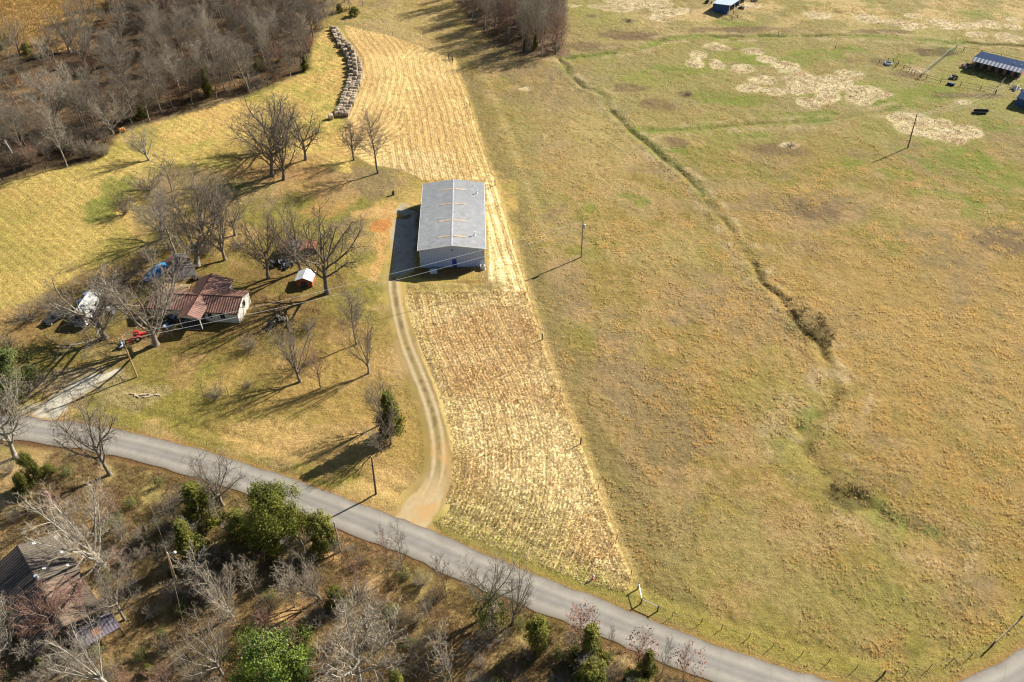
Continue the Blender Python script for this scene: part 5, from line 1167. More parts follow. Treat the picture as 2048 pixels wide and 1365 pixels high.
# local: -y runs along the ridge towards the front, +x to the viewer's right
EL, ER = 4.6, 4.9
w = MB(); w.prism([(-EL + .3, -.3), (-EL + .3, 2.9), (0, 4.6), (ER - .3, 2.9), (ER - .3, -.3)], -L_ob + .4, -.3); w.build('wall', M['darkwood'], old)
a, b = gable_roof_slab(EL, ER, 4.85, 3.0, -L_ob, 0, .12)
b = MB(); b.prism([(0.0, 4.85), (ER, 3.0), (ER, 2.88), (0.0, 4.73)], -8.2, 0)
b2 = MB(); b2.prism([(0.0, 4.82), (2.9, 3.72), (2.9, 3.6), (0.0, 4.70)], -L_ob, -8.25); b2.build('broken_roof_slope', M['brick_dull'], old)
ribs_on(a, -EL, 3.0, -.1, 4.8, -L_ob, 0, .45)
ra_ = a.build('roof_slope', M['oldroof'], old); rb_ = b.build('roof_slope', M['oldroof_tan'], old)
m = MB(); m.prism([(-.2, 4.80), (0, 4.9), (.2, 4.80)], -L_ob, 0); m.build('ridge_cap', M['oldroof_tan'], old)
for k in range(6):
    rgx = rg.uniform(.5, 4.2); yy = -rg.uniform(.5, 7); s = rg.uniform(.15, .4); zz = 4.85 - rgx * (1.85 / ER)
    m = MB(); m.prism([(rgx, zz + .03), (rgx + s, zz - s * (1.85 / ER) + .03), (rgx + s, zz - s * (1.85 / ER) + .004), (rgx, zz + .004)], yy, yy + s * 1.2); m.build('loose_sheet', M['tinwhite'], rb_)
m = MB(); m.prism([(.2, 2.9), (5.3, 2.35), (5.3, 2.28), (.2, 2.83)], -L_ob - 3.2, -L_ob - .05); pr_ = m.build('porch_roof', M['lilac'], old)
m = MB(); m.box(2.2, -L_ob - 2.6, 2.72, 3.2, -L_ob - 1.4, 2.76); m.build('hole_patch', M['brick'], pr_)
for px_ in (.4, 5.1): MB().box(px_ - .08, -L_ob - 3.1, -.2, px_ + .08, -L_ob - 2.94, 2.3).build('porch_post', M['darkwood'], old)
m = MB(); m.lathe([(.22, 4.4), (.22, 5.3), (.28, 5.35)], 10, (.1, -7.2, 0)); m.build('flue_pipe', M['steel'], old)
window(ER - .3, -5, 1.0, 1.0, 1.1, 'x', old, 1); window(0.8, -L_ob + .4, 1.0, 1.0, 1.1, 'y', old, -1)
# --- stables, upper right
sb0 = G(1939.5, 139); sb1 = G(2032.5, 163); vx_ = Vector((sb1[0] - sb0[0], sb1[1] - sb0[1])); Ls = vx_.length; rzs = math.atan2(vx_.y, vx_.x)
st_ = empty('stable_block', (*sb0, 0), rzs, 'long stable with dark blue roof and white ribbed front canopy near the right edge', 'stable')
w = MB()
w.box(0, 3.2, -.2, Ls, 9.0, 2.7); w.build('wall', M['brick'], st_)
for k in range(7):
    x = k * (Ls / 6) * .985 + .05; MB().box(x, .05, -.1, x + .14, .2, 2.62).build('post', M['darkwood'], st_)
for k in range(6):
    x = (k + .5) * Ls / 6; m = MB(); m.box(x - .6, 3.12, 0, x + .6, 3.18, 2.1); m.build('stall_door', M['junk'], st_)
m = MB(); m.prism([(-.4, 2.75), (1.5, 3.45), (1.5, 3.38), (-.4, 2.68)], -.35, Ls + .35); m.v = [(y, x, z) for (x, y, z) in m.v]; m.build('front_canopy', M['stablefront'], st_)
m = MB(); m.prism([(1.5, 3.46), (9.3, 2.75), (9.3, 2.65), (1.5, 3.36)], -.35, Ls + .35); m.v = [(y, x, z) for (x, y, z) in m.v]; m.build('roof', M['stableroof'], st_)
m = MB(); m.box(0, .06, 1.0, Ls, .12, 1.1); m.box(0, .06, .5, Ls, .12, .6); m.build('rail', M['darkwood'], st_)
for k in (10.5, 12.5):
    if k < Ls: m = MB(); m.lathe([(.12, 3.0), (.12, 3.8)], 8, (k, 3.5, 0)); m.build('roof_vent', M['steel'], st_)
# second stable roof corner at the right edge
g_ = G(2042, 214); o = empty('stable_annex', (g_[0] + 2.5, g_[1] + 1, 0), rzs, 'dark blue roofed outbuilding cut by the right picture edge', 'shed')
w = MB(); w.box(-3, -2.5, -.2, 5, 4, 2.3); w.build('wall', M['bluewall'], o); w = MB(); w.prism([(-3.2, 2.35), (.8, 2.9), (4.8, 2.35), (4.8, 2.27), (.8, 2.82), (-3.2, 2.27)], -3.2, 5.4); w.v = [(y, x, z) for (x, y, z) in w.v]; w.build('roof', M['stableroof'], o)
# clutter beside the stable
scrap(G(1930, 135), 1.6, 30, 21, 'junk heap against the left end of the stable', [M['junk'], M['tinwhite'], M['brick']])
scrap(G(1906, 158), 1.2, 16, 22, 'grey brush and boards in the stable yard', [M['darkwood'], M['concrete']])
scrap(G(2030, 178), 1.8, 24, 23, 'white boards stacked right of the stable', [M['tinwhite'], M['log']])
for (bx, by, lb) in ((1962, 223, 'upper of two long black feed troughs on the green pasture'), (1957, 229, 'lower of two long black feed troughs on the green pasture')):
    o = empty('feed_trough', (*G(bx, by), 0), R(-2), lb, 'trough'); m = MB(); m.prism([(-.45, .1), (-.3, .55), (-.22, .5), (-.30, .15), (.30, .15), (.22, .5), (.3, .55), (.45, .1)][::-1], -1.9, 1.9); m.v = [(y, x, z) for (x, y, z) in m.v]; m.build('basin', M['black'], o)
    m = MB()
    for s in (-1.7, 1.6): m.box(s, -.4, 0, s + .1, .4, .1)
    m.build('feet', M['black'], o)
o = empty('water_tank', (*G(1901, 171), 0), rzs, 'dark square water tank on the pasture fence', 'tank'); MB().box(-.95, -.6, 0, .95, .6, .75).build('tank_body', M['stableroof'], o, .05); m = MB(); m.box(-.85, -.5, .752, .85, .5, .77); m.build('lid', M['black'], o)
# top shed (open front)
a0 = G(1433, 19); a1 = G(1456.9, 30); a2 = G(1496, 4)
vx_ = Vector((a2[0] - a1[0], a2[1] - a1[1])); rzt = math.atan2(vx_.y, vx_.x)
ts = empty('open_shed', (*a1, 0), rzt, 'open-fronted blue shed with pale metal roof at the top edge', 'shed')
dep = (Vector(a0) - Vector(a1)).length; Lt = 26
m = MB(); m.box(0, dep - .1, -.2, Lt, dep, 2.7); m.box(0, .5, -.2, .08, dep - .1, 2.9); m.box(Lt - .08, .5, -.2, Lt, dep - .1, 2.9); m.box(9, 1, -.2, 9.08, dep - .1, 2.8); m.build('wall', M['bluewall'], ts)
m = MB(); m.prism([(-.5, 3.4), (dep + .3, 2.75), (dep + .3, 2.67), (-.5, 3.32)], -.4, Lt + .4); m.v = [(y, x, z) for (x, y, z) in m.v]; m.build('roof', M['shedroof'], ts)
for k in range(7): MB().box(k * 4.3 + .02, .0, -.1, k * 4.3 + .2, .18, 3.31).build('post', M['tinwhite'], ts)
sc_ = scrap(G(1415, 6), 1.2, 14, 31, 'dark farm implement casting a shadow left of the open blue shed', [M['black']], 'farm implement', 'farm_implement')
scrap(G(1510, 2), 1.4, 16, 32, 'white scrap beyond the right end of the open blue shed', [M['tinwhite'], M['brick']])
scrap(G(1484, 18), 1.0, 12, 33, 'dark heap on the hay in front of the open blue shed', [M['junk']])
# ------------------------------------------------------------------ fences
def fence(name, pts, label, post_h, mat_p, wires, mat_w, big=(), cat='fence', pr=.055, sub=None, wr=.012, rails=None, close=False):
    o = empty(name, (pts[0][0], pts[0][1], 0), 0, label, cat); ox, oy = pts[0]
    for i, p in enumerate(pts):
        r_ = .12 if i in big else pr; hh = post_h * (1.15 if i in big else 1)
        z0 = zat(*p); MB().tube([(p[0] - ox, p[1] - oy, z0 - .3), (p[0] - ox + .02, p[1] - oy, z0 + hh)], r_, 6).build('post', mat_p, o)
    for zf in wires:
        m = MB(); m.tube([(p[0] - ox, p[1] - oy, zat(*p) + post_h * zf) for p in pts], wr, 3, cap=False); m.build('wire', mat_w, o)
    if rails:
        for i, zf in rails:
            a, b = pts[i], pts[i + 1]; m = MB(); m.tube([(a[0] - ox, a[1] - oy, post_h * zf), (b[0] - ox, b[1] - oy, post_h * zf)], .05, 6); m.build('rail', M['log'], o)
    return o
fence('wire_fence', FENCE[1:-1], 'wire fence on thin dark posts along the right side of the stubble fields', 1.35, M['post'], (.35, .65, .95), M['wire_dark'], big=(1, 3, 6, 8), pr=.05)
fence('wire_fence', FENCEN, 'wire fence along the top edge of the upper stubble field', 1.3, M['post'], (.35, .65, .95), M['wire_dark'])
rb0 = GL([(894, 113), (905, 120), (907, 124)])
co = empty('corner_brace', (*G(905, 120), 0), 0, 'dark wooden fence brace at the far corner of the upper stubble field', 'fence brace')
o0 = G(905, 120)
for p in ((897, 117), (905, 122), (906, 126)):
    q = G(*p); MB().tube([(q[0] - o0[0], q[1] - o0[1], -.3), (q[0] - o0[0], q[1] - o0[1], 1.6)], .13, 7).build('post', M['post'], co)
q0, q1 = G(897, 117), G(905, 122); MB().tube([(q0[0] - o0[0], q0[1] - o0[1], 1.3), (q1[0] - o0[0], q1[1] - o0[1], 1.3)], .09, 6).build('rail', M['post'], co)
o0 = G(1282, 1207); co = empty('corner_brace', (*o0, 0), 0, 'dark posts joined by two silver rails where the stubble fence meets the road fence', 'fence brace')
P3 = [G(1276, 1176), o0, G(1315, 1222)]
for q in P3: MB().tube([(q[0] - o0[0], q[1] - o0[1], -.3), (q[0] - o0[0], q[1] - o0[1], 1.25)], .10, 8).build('post', M['post'], co)
for a, b in ((0, 1), (1, 2)):
    MB().tube([(P3[a][0] - o0[0], P3[a][1] - o0[1], 1.05), (P3[b][0] - o0[0], P3[b][1] - o0[1], 1.05)], .055, 8).build('rail', M['steel'], co)
fence('wire_fence', ROADF[2:], 'wire fence on thin posts between the pasture and the road bend', 1.25, M['post'], (.35, .65, .95), M['wire_dark'], big=(9, 14, 15), pr=.045, rails=[(14, .85)])
# stable paddock: mesh chain-link, rails, pens
def mesh_fence(p0, p1, h, label):
    o = empty('mesh_fence', (*p0, 0), 0, label, 'fence'); d = Vector((p1[0] - p0[0], p1[1] - p0[1])); L = d.length; u = d / L
    n = int(L / 3.2)
    for i in range(n + 1): MB().tube([(u.x * L * i / n, u.y * L * i / n, -.2), (u.x * L * i / n, u.y * L * i / n, h)], .05, 6).build('post', M['steel'], o)
    m = MB(); k = int(L / .35)
    for i in range(k):
        a = i * L / k; m.tube([(u.x * a, u.y * a, .05), (u.x * (a + .35), u.y * (a + .35), h)], .008, 3, cap=False); m.tube([(u.x * (a + .35), u.y * (a + .35), .05), (u.x * a, u.y * a, h)], .008, 3, cap=False)
    m.build('mesh', M['concrete'], o); MB().tube([(0, 0, h), (d.x, d.y, h)], .025, 5).build('top_rail', M['steel'], o)
    return o
mesh_fence(G(1841, 155), G(1911, 99), 1.8, 'silver mesh fence running diagonally at the left of the stable yard')
for pts, lb in [([(1911, 99), (1926, 103), (1960, 109), (2000, 117), (2048, 127)], 'dark wire fence behind the blue-roofed stable'), ([(1840, 157), (1852, 159), (1880, 167), (1920, 173), (1960, 180), (1990, 188)], 'dark wire fence in front of the stable yard'), ([(1990, 190), (2000, 172), (2012, 160)], 'short wire gate fence at the right of the stable yard'), ([(1758, 126), (1775, 124), (1786, 125), (1795, 132), (1790, 136)], 'dark wooden pen rails around the white trough'), ([(1806, 138), (1818, 143)], 'short wooden rail right of the white trough pen'), ([(1822, 148), (1828, 150), (1840, 158)], 'short row of posts leading to the mesh fence')]:
    fence('paddock_fence', GL(pts), lb, 1.3, M['post'], (.4, .95), M['post'], pr=.09, wr=.04)
fence('corral_fence', GL([(1450, 33), (1463, 41), (1475, 37), (1466, 30)]), 'small dark corral in front of the open blue shed', 1.2, M['darkwood'], (.5, .95), M['darkwood'], pr=.1, wr=.06)
o = empty('water_trough', (*G(1776, 129), 0), R(20), 'round white water trough in the pen at the end of the dirt track', 'trough')
MB().lathe([(1.1, 0), (1.15, .5), (1.1, .6), (1.0, .6), (1.0, .35)], 20).build('tub', M['tinwhite'], o); MB().lathe([(.99, .38), (.02, .39)], 20).build('water', M['glass'], o)
for bx, by, ty, lb in ((1556, 72, 62, 'lone fence post on the ditch bank in the far pasture'), (1670, 98, 92, 'small leaning post on the green pasture'), (1906, 108, 96, 'white gate post where the mesh fence ends')):
    o = empty('post', (*G(bx, by), 0), 0, lb, 'post'); hh = height_of(bx, by, ty); MB().tube([(0, 0, -.2), (.05, 0, hh)], .1, 7).build('shaft', M['post'] if 'white' not in lb else M['tinwhite'], o); MB().box(-.12, -.12, hh, .2, .12, hh + .04).build('cap', M['post'], o)
# ------------------------------------------------------------------ power poles and lines
def power_pole(bx, by, top, h, mat, label, arm=True, can=False, lamp=False, rz=0):
    g = G(bx, by); o = empty('utility_pole', (*g, 0), 0, label, 'utility pole'); tx, ty = G(*top, h); lx, ly = tx - g[0], ty - g[1]
    MB().tube([(0, 0, -.5), (lx, ly, h)], [.17, .11], 10).build('pole', mat, o)
    c, s = math.cos(rz), math.sin(rz)
    if arm:
        MB().tube([(lx - c * .7, ly - s * .7, h - .5), (lx + c * .7, ly + s * .7, h - .5)], .055, 6).build('crossarm', mat, o)
    for k in (-1, 1) if arm else (0,):
        MB().lathe([(.05, 0), (.07, .05), (.04, .1), (.06, .16), (.02, .2)], 8, (lx + c * .62 * k, ly + s * .62 * k, h - .44 if arm else h)).build('insulator', M['tinwhite'], o)
    if can:
        MB().lathe([(.24, 0), (.26, .04), (.26, .75), (.22, .85), (.05, .9)], 14, (lx * .85 + .33, ly * .85, h - 1.9)).build('transformer', M['steel'], o)
        MB().box(-.28, -.1, h * .48, -.1, .1, h * .48 + .5).build('meter_box', M['steel'], o)
    if lamp:
        m = MB(); m.tube([(lx, ly, h - .3), (lx + .9, ly + .1, h)], .04, 6); m.build('lamp_arm', M['steel'], o); MB().lathe([(.08, .15), (.22, .0), (.22, -.12), (.1, -.25)][::-1], 12, (lx + 1.0, ly + .1, h)).build('lamp_head', M['tinwhite'], o)
    return Vector((tx, ty, h))
pA = power_pole(274, 753.7, (241, 670), 10.0, M['newpole'], 'yellowish wooden utility pole on the lawn left of the house drive shadow', True, False, rz=R(60))
pB = power_pole(1162.5, 516, (1166.5, 441), 9.5, M['pole'], 'dark utility pole with a transformer in the pasture right of the barn', False, True)
pC = power_pole(1816, 295.5, (1834, 229), 9.4, M['post'], 'dark utility pole beside the hay rings in the upper right pasture', False)
pD = power_pole(752, 990, (743, 915), 8.8, M['post'], 'dark utility pole between the road and the lone cedar', False)
pE = power_pole(681, 1103, (668, 1045), 7.0, M['pole'], 'grey pole leaning beside the dense green cedar at the roadside', False)
pF = power_pole(352, 1163, (334, 1106), 7.0, M['newpole'], 'slender pole with a white street lamp in the scrub', False, False, True)
def wire(a, b, sag, label, mat='wire', r_=.022, grp='overhead wires'):
    a = Vector(a); b = Vector(b); pts = []
    for i in range(17):
        t = i / 16; p = a.lerp(b, t); p.z -= sag * 4 * t * (1 - t); pts.append(p)
    m = MB(); m.tube(pts, r_, 4, cap=False); o = m.build('overhead_wire', M[mat]); tag(o, label, 'wire', grp); return o
wire(pA + Vector((.2, .3, -.5)), pB + Vector((0, 0, -.3)), 1.1, 'upper of the two pale wires crossing from the yellowish pole in front of the barn')
wire(pA + Vector((-.2, -.4, -.9)), pB + Vector((0, -.3, -1.5)), 1.7, 'lower of the two pale wires crossing from the yellowish pole in front of the barn')
for k, lb in ((0, 'uppermost of three faint wires leading from the far pole towards the stable'), (1, 'middle of three faint wires leading from the far pole towards the stable'), (2, 'lowest of three faint wires leading from the far pole towards the stable')):
    q = G(2060, 150 + k * 9, 9); wire(pC + Vector((0, 0, -.2 - .3 * k)), (q[0], q[1], 9 - k * .4), .9, lb, r_=.018)
q = G(378, 1300, 5); wire(pF, (q[0], q[1], 5), .3, 'wire running down from the street lamp pole to the bottom edge', 'pole', .012)
q = G(300, 1010, 8); wire(pF, (q[0], q[1], 8), .3, 'wire running up from the street lamp pole towards the road', 'pole', .012)
q = G(392, 1163); wire(pF + Vector((0, 0, -.4)), (q[0], q[1], 0), .0, 'slanting guy wire right of the street lamp pole')
# ------------------------------------------------------------------ hay bales
def bale_proto():
    o = empty('hay_bale', (0, 0, 0), 0, 'weathered grey round hay bale', 'hay bale', 'round hay bales in the long curving row')
    rg = random.Random(2); m = MB(); n = 18; prof = [(.62, -.66), (.76, -.60), (.79, -.3), (.78, 0), (.79, .3), (.76, .60), (.62, .66)]
    for r_, z in prof:
        for k in range(n):
            an = 2 * math.pi * k / n; rr = r_ * (1 + rg.uniform(-.03, .03)); yv = rr * math.cos(an); zv = rr * math.sin(an)
            if zv < -.62: zv = -.62 - (abs(zv) - .62) * .3
            m.v.append((z, yv, zv + .66))
    for i in range(len(prof) - 1):
        for k in range(n):
            a = i * n + k; b = i * n + (k + 1) % n; m.f.append((a, b, b + n, a + n))
    m.build('bale_body', M['hay'], o)
    e = MB()
    for sx in (-1, 1):
        b0 = len(e.v)
        for j, rr in enumerate((.63, .45, .25, .08)):
            for k in range(n):
                an = 2 * math.pi * k / n; e.v.append((sx * (.655 + .02 * j), rr * math.cos(an), max(rr * math.sin(an), -.62) + .66))
        for j in range(3):
            for k in range(n):
                a = b0 + j * n + k; b = b0 + j * n + (k + 1) % n; e.f.append((a, b, b + n, a + n))
        e.f.append(tuple(b0 + 3 * n + k for k in range(n)))
    e.build('bale_ends', M['hayend'], o)
    return o
bp_ = bale_proto(); first = True
bl = np.array(BALELINE); seglen = np.r_[0, np.cumsum(np.hypot(*np.diff(bl, axis=0).T))]
tot = seglen[-1]; nrow = int(tot / 1.62); rg = random.Random(77)
for i in range(nrow):
    sL = i * 1.62 + .5; x = np.interp(sL, seglen, bl[:, 0]); y = np.interp(sL, seglen, bl[:, 1])
    fr = i / nrow; ncol = 2 if fr < .28 else 3
    yaw = R(-4) + rg.gauss(0, .05) + (0.25 if fr < .3 else 0); width = ncol * 1.38
    if fr < .6: yaw += rg.gauss(0, .25)
    zone = 'far narrow end' if fr < .28 else 'rounded middle' if fr < .6 else 'straight near part'
    for j in range(ncol):
        off = (j - (ncol - 1) / 2) * 1.42 + rg.gauss(0, .12)
        px_, py_ = x + off * math.cos(yaw), y + off * math.sin(yaw) + rg.gauss(0, .18)
        lb = f'weathered grey round hay bale in the {zone} of the long curving row'
        zz = zat(px_, py_) + .02
        if first: bp_.location = (px_, py_, zz); bp_.rotation_euler = (0, 0, yaw); bp_['label'] = lb; first = False
        else: copy_tree(bp_, (px_, py_, zz), yaw + rg.gauss(0, .16) + (math.pi if rg.random() < .5 else 0), (rg.uniform(.85, 1.05), rg.uniform(.85, 1.02), rg.uniform(.7, 1.08)), lb)
    if .28 < fr < .62 and i % 2 == 0:
        copy_tree(bp_, (x + rg.uniform(-.8, .8), y + .5, 1.18), yaw, None, 'weathered hay bale lying on top of the bales in the rounded middle of the row', 'hay bales stacked on the long curving row')
o = copy_tree(bp_, (*G(662, 238), 0), R(20), None, 'lone hay bale sagging at the nearest left end of the long row', 'round hay bales in the long curving row')
# ------------------------------------------------------------------ vehicles
rvp = G(163, 657); rvq = G(205, 596); dv = Vector((rvq[0] - rvp[0], rvq[1] - rvp[1])); rzv = math.atan2(dv.y, dv.x) - math.pi / 2
rv = empty('motorhome', (*rvp, 0), rzv, 'old white motorhome with dark windscreen and blue-grey stripes under the bare trees', 'motorhome')
LR = 8.6
b = MB(); b.prism([(1.3, .5), (0.35, .5), (0.1, .9), (0.15, 1.5), (1.15, 2.15), (1.3, 2.75), (1.6, 2.9), (LR, 2.9), (LR, .5)][::1], -1.2, 1.2)
b.v = [(y, x, z) for (x, y, z) in b.v]; b.build('body', M['rvwhite'], rv, .08)
m = MB(); n0 = [(-1.06, .20, 1.56), (1.06, .20, 1.56), (.98, 1.12, 2.17), (-.98, 1.12, 2.17)]
m.quad(*[(p[0], p[1] - .03, p[2] + .04) for p in n0]); m.quad(*[(p[0], p[1], p[2] - .02) for p in n0[::-1]]); m.build('windscreen', M['glass'], rv)
m = MB(); m.box(-1.16, .04, .98, 1.16, .12, 1.12); m.box(-1.16, .06, 1.26, 1.16, .14, 1.38); m.build('front_stripe', M['rvblue'], rv)
m = MB(); m.box(-1.15, -.12, .45, 1.15, .04, .68); m.build('bumper', M['steel'], rv, .02)
for sx in (-1, 1):
    a0, a1 = sorted((sx * 1.203, sx * 1.215)); m = MB(); m.box(a0, 1.6, 1.2, a1, LR - .2, 1.38); m.build('side_stripe', M['rvblue'], rv)
    for yy in (2.4, 4.6, 6.6): m = MB(); m.box(a0, yy, 1.6, a1, yy + 1.0, 2.2); m.build('window', M['glass'], rv)
    for yy in (1.3, LR - 2.2):
        w_ = MB(); x0 = sx * 1.0; w_.tube([(x0 - .13, yy, .42), (x0 + .13, yy, .42)], .42, 18); wo = w_.build('wheel', M['black'], rv); w_ = MB(); w_.tube([(x0 - .14, yy, .42), (x0 + .14, yy, .42)], .2, 12); w_.build('rim', M['steel'], wo)
    m = MB(); m.lathe([(.12, 0), (.12, .03)], 12); m.v = [(v[0] + sx * .9, .03 - v[2], v[1] + .85) for v in m.v]; m.build('headlight', M['tinwhite'], rv)
m = MB(); m.box(-.45, 3.2, 2.903, .45, 4.1, 3.15); m.build('roof_unit', M['rvwhite'], rv, .04); m = MB(); m.box(-.3, 6.0, 2.903, .3, 6.6, 3.0); m.build('roof_hatch', M['steel'], rv)
def car(bx, by, rz, mat, label, cat='car', pick=False):
    o = empty('parked_car', (*G(bx, by), 0), rz, label, cat)
    b = MB(); b.prism([(-2.2, .35), (-2.25, .8), (-2.1, .92), (-.9, 1.0), (-.3, 1.42), (1.1, 1.45), (1.75, 1.0), (2.2, .95), (2.25, .5), (2.2, .35)][::-1], -.85, .85); b.build('body', mat, o, .06)
    g_ = MB(); g_.prism([(-.82, 1.03), (-.28, 1.38), (1.06, 1.40), (1.6, 1.03)][::-1], -.862, .862); g_.build('side_windows', M['glass'], o)
    m = MB(); m.quad((-.98, -.72, 1.02), (-.36, -.66, 1.43), (-.36, .66, 1.43), (-.98, .72, 1.02)); m.v = [(v[0] - .03, v[1], v[2] + .02) for v in m.v]; m.build('windscreen', M['glass'], o)
    for sx in (-1.4, 1.4):
        for sy in (-.78, .78):
            w_ = MB(); w_.tube([(sx, sy - .1, .32), (sx, sy + .1, .32)], .32, 16); wo = w_.build('wheel', M['black'], o); w_ = MB(); w_.tube([(sx, sy - .11, .32), (sx, sy + .11, .32)], .17, 10); w_.build('rim', M['steel'], wo)
    for sy in (-.6, .6): MB().box(-2.28, sy - .15, .62, -2.22, sy + .15, .76).build('headlight', M['tinwhite'], o)
    return o
car(178, 600, rzv + R(75), M['bluegrey'], 'blue-grey car parked behind the white motorhome')
car(112, 640, rzv + R(60), M['black'], 'black car shape standing in for dark shade and bushes left of the motorhome')  # car shape stands in for dark shadows and bushes
# red tiller / tractor
o = empty('red_tractor', (*G(284, 676), 0), R(28), 'small bright red tractor at the foot of the largest yard tree', 'tractor')
m = MB(); m.box(-.3, -.28, .7, 1.5, .28, 1.15); m.box(-1.0, -.5, .75, -.3, .5, .95); m.build('bonnet', M['redpaint'], o, .05)
m = MB(); m.tube([(-1.4, 0, .55), (1.6, 0, .55)], .14, 8); m.tube([(-.7, -.75, .6), (-.7, .75, .6)], .08, 8); m.tube([(1.2, -.6, .35), (1.2, .6, .35)], .06, 8); m.build('chassis', M['redpaint'], o)
for sy in (-.8, .8):
    w_ = MB(); w_.tube([(-.7, sy - .15, .6), (-.7, sy + .15, .6)], .6, 18); wo = w_.build('rear_wheel', M['black'], o); w_ = MB(); w_.tube([(-.7, sy - .16, .6), (-.7, sy + .16, .6)], .3, 12); w_.build('rim', M['tinwhite'], wo)
    w_ = MB(); w_.tube([(1.2, sy * .8 - .08, .32), (1.2, sy * .8 + .08, .32)], .32, 14); w_.build('front_wheel', M['black'], o)
    m = MB(); m.prism([(-1.3, .95), (-1.2, 1.3), (-.3, 1.3), (-.1, .95)][::-1], sy - .16, sy + .16); m.build('mudguard', M['redpaint'], o)
m = MB(); m.box(-1.0, -.22, .96, -.55, .22, 1.08); m.box(-1.05, -.22, 1.08, -.98, .22, 1.4); m.build('seat', M['black'], o)
m = MB(); m.tube([(-.25, 0, 1.1), (-.45, 0, 1.45)], .03, 6); m.lathe([(.2, 1.45), (.2, 1.48)], 12, (-.45, 0, 0)); m.build('steering_wheel', M['black'], o)
m = MB(); m.tube([(-1.4, -.5, .6), (-2.4, -.7, .35)], .05, 6); m.tube([(-1.4, .5, .6), (-2.4, .3, .35)], .05, 6); m.tube([(-2.4, -1.0, .35), (-2.4, .8, .35)], .06, 6); m.build('rear_linkage', M['redpaint'], o)
o = empty('riding_mower', (*G(244, 694), 0), R(75), 'small pale blue and white riding mower beside the yellowish pole', 'mower')
m = MB(); m.box(.0, -.25, .35, .8, .25, .75); m.build('bonnet', M['bluepaint'], o, .06); m = MB(); m.box(-.7, -.4, .3, .0, .4, .5); m.build('deck', M['tinwhite'], o, .04)
m = MB(); m.box(-.55, -.22, .5, -.15, .22, .6); m.box(-.6, -.22, .6, -.53, .22, .95); m.build('seat', M['black'], o)
for sx, rr in ((-.5, .27), (.6, .2)):
    for sy in (-.42, .42):
        w_ = MB(); w_.tube([(sx, sy - .09, rr), (sx, sy + .09, rr)], rr, 14); w_.build('wheel', M['black'], o)
m = MB(); m.tube([(.05, 0, .7), (-.1, 0, 1.0)], .025, 6); m.lathe([(.17, 1.0), (.17, 1.03)], 12, (-.1, 0, 0)); m.build('steering_wheel', M['black'], o)
# marker by the road
o = empty('fire_hydrant', (*G(1186, 1158), 0), 0, 'small red and white hydrant in the green patch of grass by the road', 'hydrant')
MB().lathe([(.19, 0), (.19, .05), (.13, .08), (.13, .62), (.17, .65), (.17, .7)], 14).build('barrel', M['redpaint'], o)
MB().lathe([(.165, .703), (.15, .80), (.08, .90), (.03, .95)], 14).build('bonnet', M['tinwhite'], o)
m = MB(); m.tube([(-.24, 0, .5), (.24, 0, .5)], .07, 10); m.tube([(0, -.26, .46), (0, 0, .46)], .085, 10); m.build('outlet', M['tinwhite'], o)
# snag and wooden play frame bits
o = empty('dead_snag', (*G(609, 1103), 0), 0, 'broken pale dead trunk in front of the wide dark cedar', 'dead tree')
MB().tube([(0, 0, -.3), (-.05, .05, 1.4), (-.25, .1, 2.8), (-.45, .0, 3.9)], [.24, .2, .17, .1], 8).build('trunk', M['bark_pale'], o)
MB().tube([(-.2, .1, 2.4), (-.9, -.2, 2.9), (-1.2, -.2, 2.5)], [.08, .05, .02], 5).build('branch', M['bark_pale'], o)
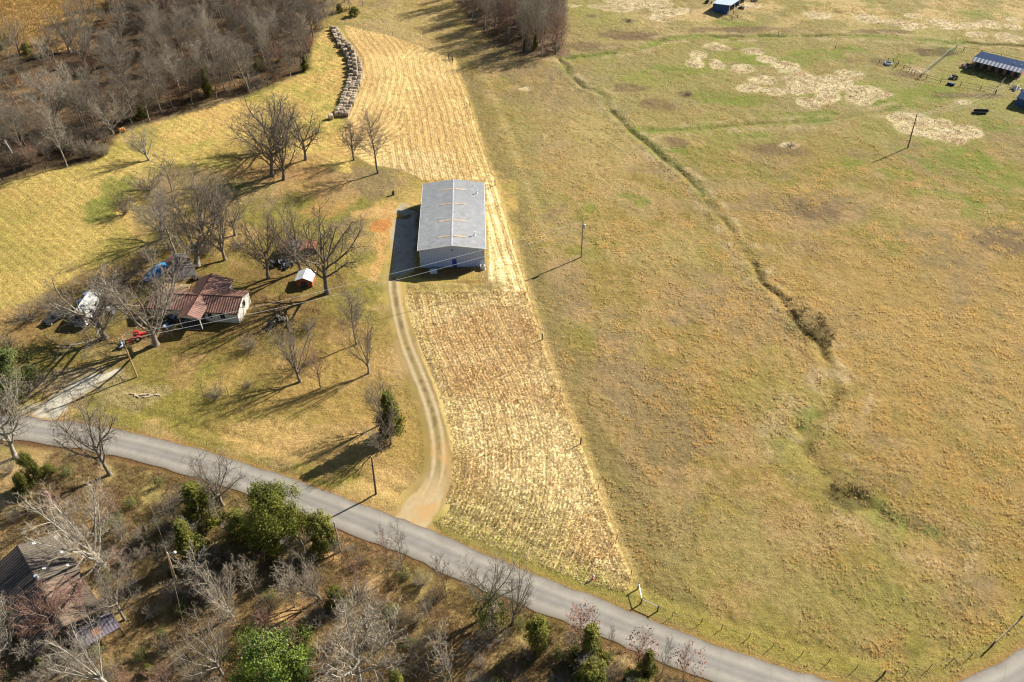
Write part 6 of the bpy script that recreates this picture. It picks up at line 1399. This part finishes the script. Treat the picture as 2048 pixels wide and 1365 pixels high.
# dead leaves still hanging on three saplings, scattered through their crowns
def hang_leaves(root, h, w, n, seed):
    rg = np.random.RandomState(seed); th = rg.rand(n) * 6.283; z = rg.uniform(.35, 1, n); r_ = np.sqrt(rg.rand(n)) * (.5 - .25 * z)
    P0 = np.stack([r_ * w * np.cos(th), r_ * w * np.sin(th), z * h], -1); a = rg.randn(n, 3) * .09; b = rg.randn(n, 3) * .09
    V = np.stack([P0 - a, P0 + a, P0 + b], 1).reshape(-1, 3); me = np_mesh('dead_leaves', V, np.arange(n * 3).reshape(-1, 3), 3)
    o = link_mesh('dead_leaves', me, M['brownleaf'], root); s = root.scale; o.scale = (1 / s[0], 1 / s[1], 1 / s[2]); return o
for ob in list(COL.objects):
    lb = ob.get('label', '')
    if ob.type == 'EMPTY' and ('brown dead leaves' in lb or 'rusty leaves' in lb or lb.startswith('rusty sapling')):
        ps_ = PR['sap'][0]; hh = ob.scale[2] * 7.0; hang_leaves(ob, hh, hh * .75, 420, 5)
# ------------------------------------------------------------------ light, sky, camera
AZ, EL_ = R(55.3), R(32.7)
sd = Vector((math.sin(AZ) * math.cos(EL_), math.cos(AZ) * math.cos(EL_), math.sin(EL_)))
lamp = bpy.data.lights.new('sun', 'SUN'); lamp.energy = 5.0; lamp.angle = R(.5); lamp.color = (1.0, .95, .87)
lo = bpy.data.objects.new('sun', lamp); COL.objects.link(lo); lo.rotation_euler = sd.to_track_quat('Z', 'Y').to_euler(); lo.location = (0, 0, 200)
wd = bpy.data.worlds.new('World'); scene.world = wd; wd.use_nodes = True; nt = wd.node_tree
sky = nt.nodes.new('ShaderNodeTexSky'); sky.sky_type = 'NISHITA'; sky.sun_disc = False; sky.sun_elevation = EL_; sky.sun_rotation = AZ; sky.air_density = 1.0; sky.dust_density = .6
nt.links.new(sky.outputs[0], nt.nodes['Background'].inputs[0]); nt.nodes['Background'].inputs[1].default_value = .05
cam = bpy.data.cameras.new('camera'); cam.sensor_width = 36; cam.lens = F_PX / 2048 * 36; cam.clip_end = 6000; cam.clip_start = .5
cobj = bpy.data.objects.new('camera', cam); COL.objects.link(cobj); cobj.location = (0, 0, CAM_H); cobj.rotation_euler = (math.pi / 2 - TH, 0, 0)
scene.camera = cobj
scene.view_settings.view_transform = 'Standard'; scene.view_settings.look = 'None'; scene.view_settings.exposure = 1.18; scene.view_settings.gamma = 1
scene.cycles.filter_width = 1.15; scene.cycles.max_bounces = 4; scene.cycles.diffuse_bounces = 2; scene.cycles.glossy_bounces = 2; scene.cycles.transmission_bounces = 2; scene.cycles.transparent_max_bounces = 4
print('objects', len(COL.objects))
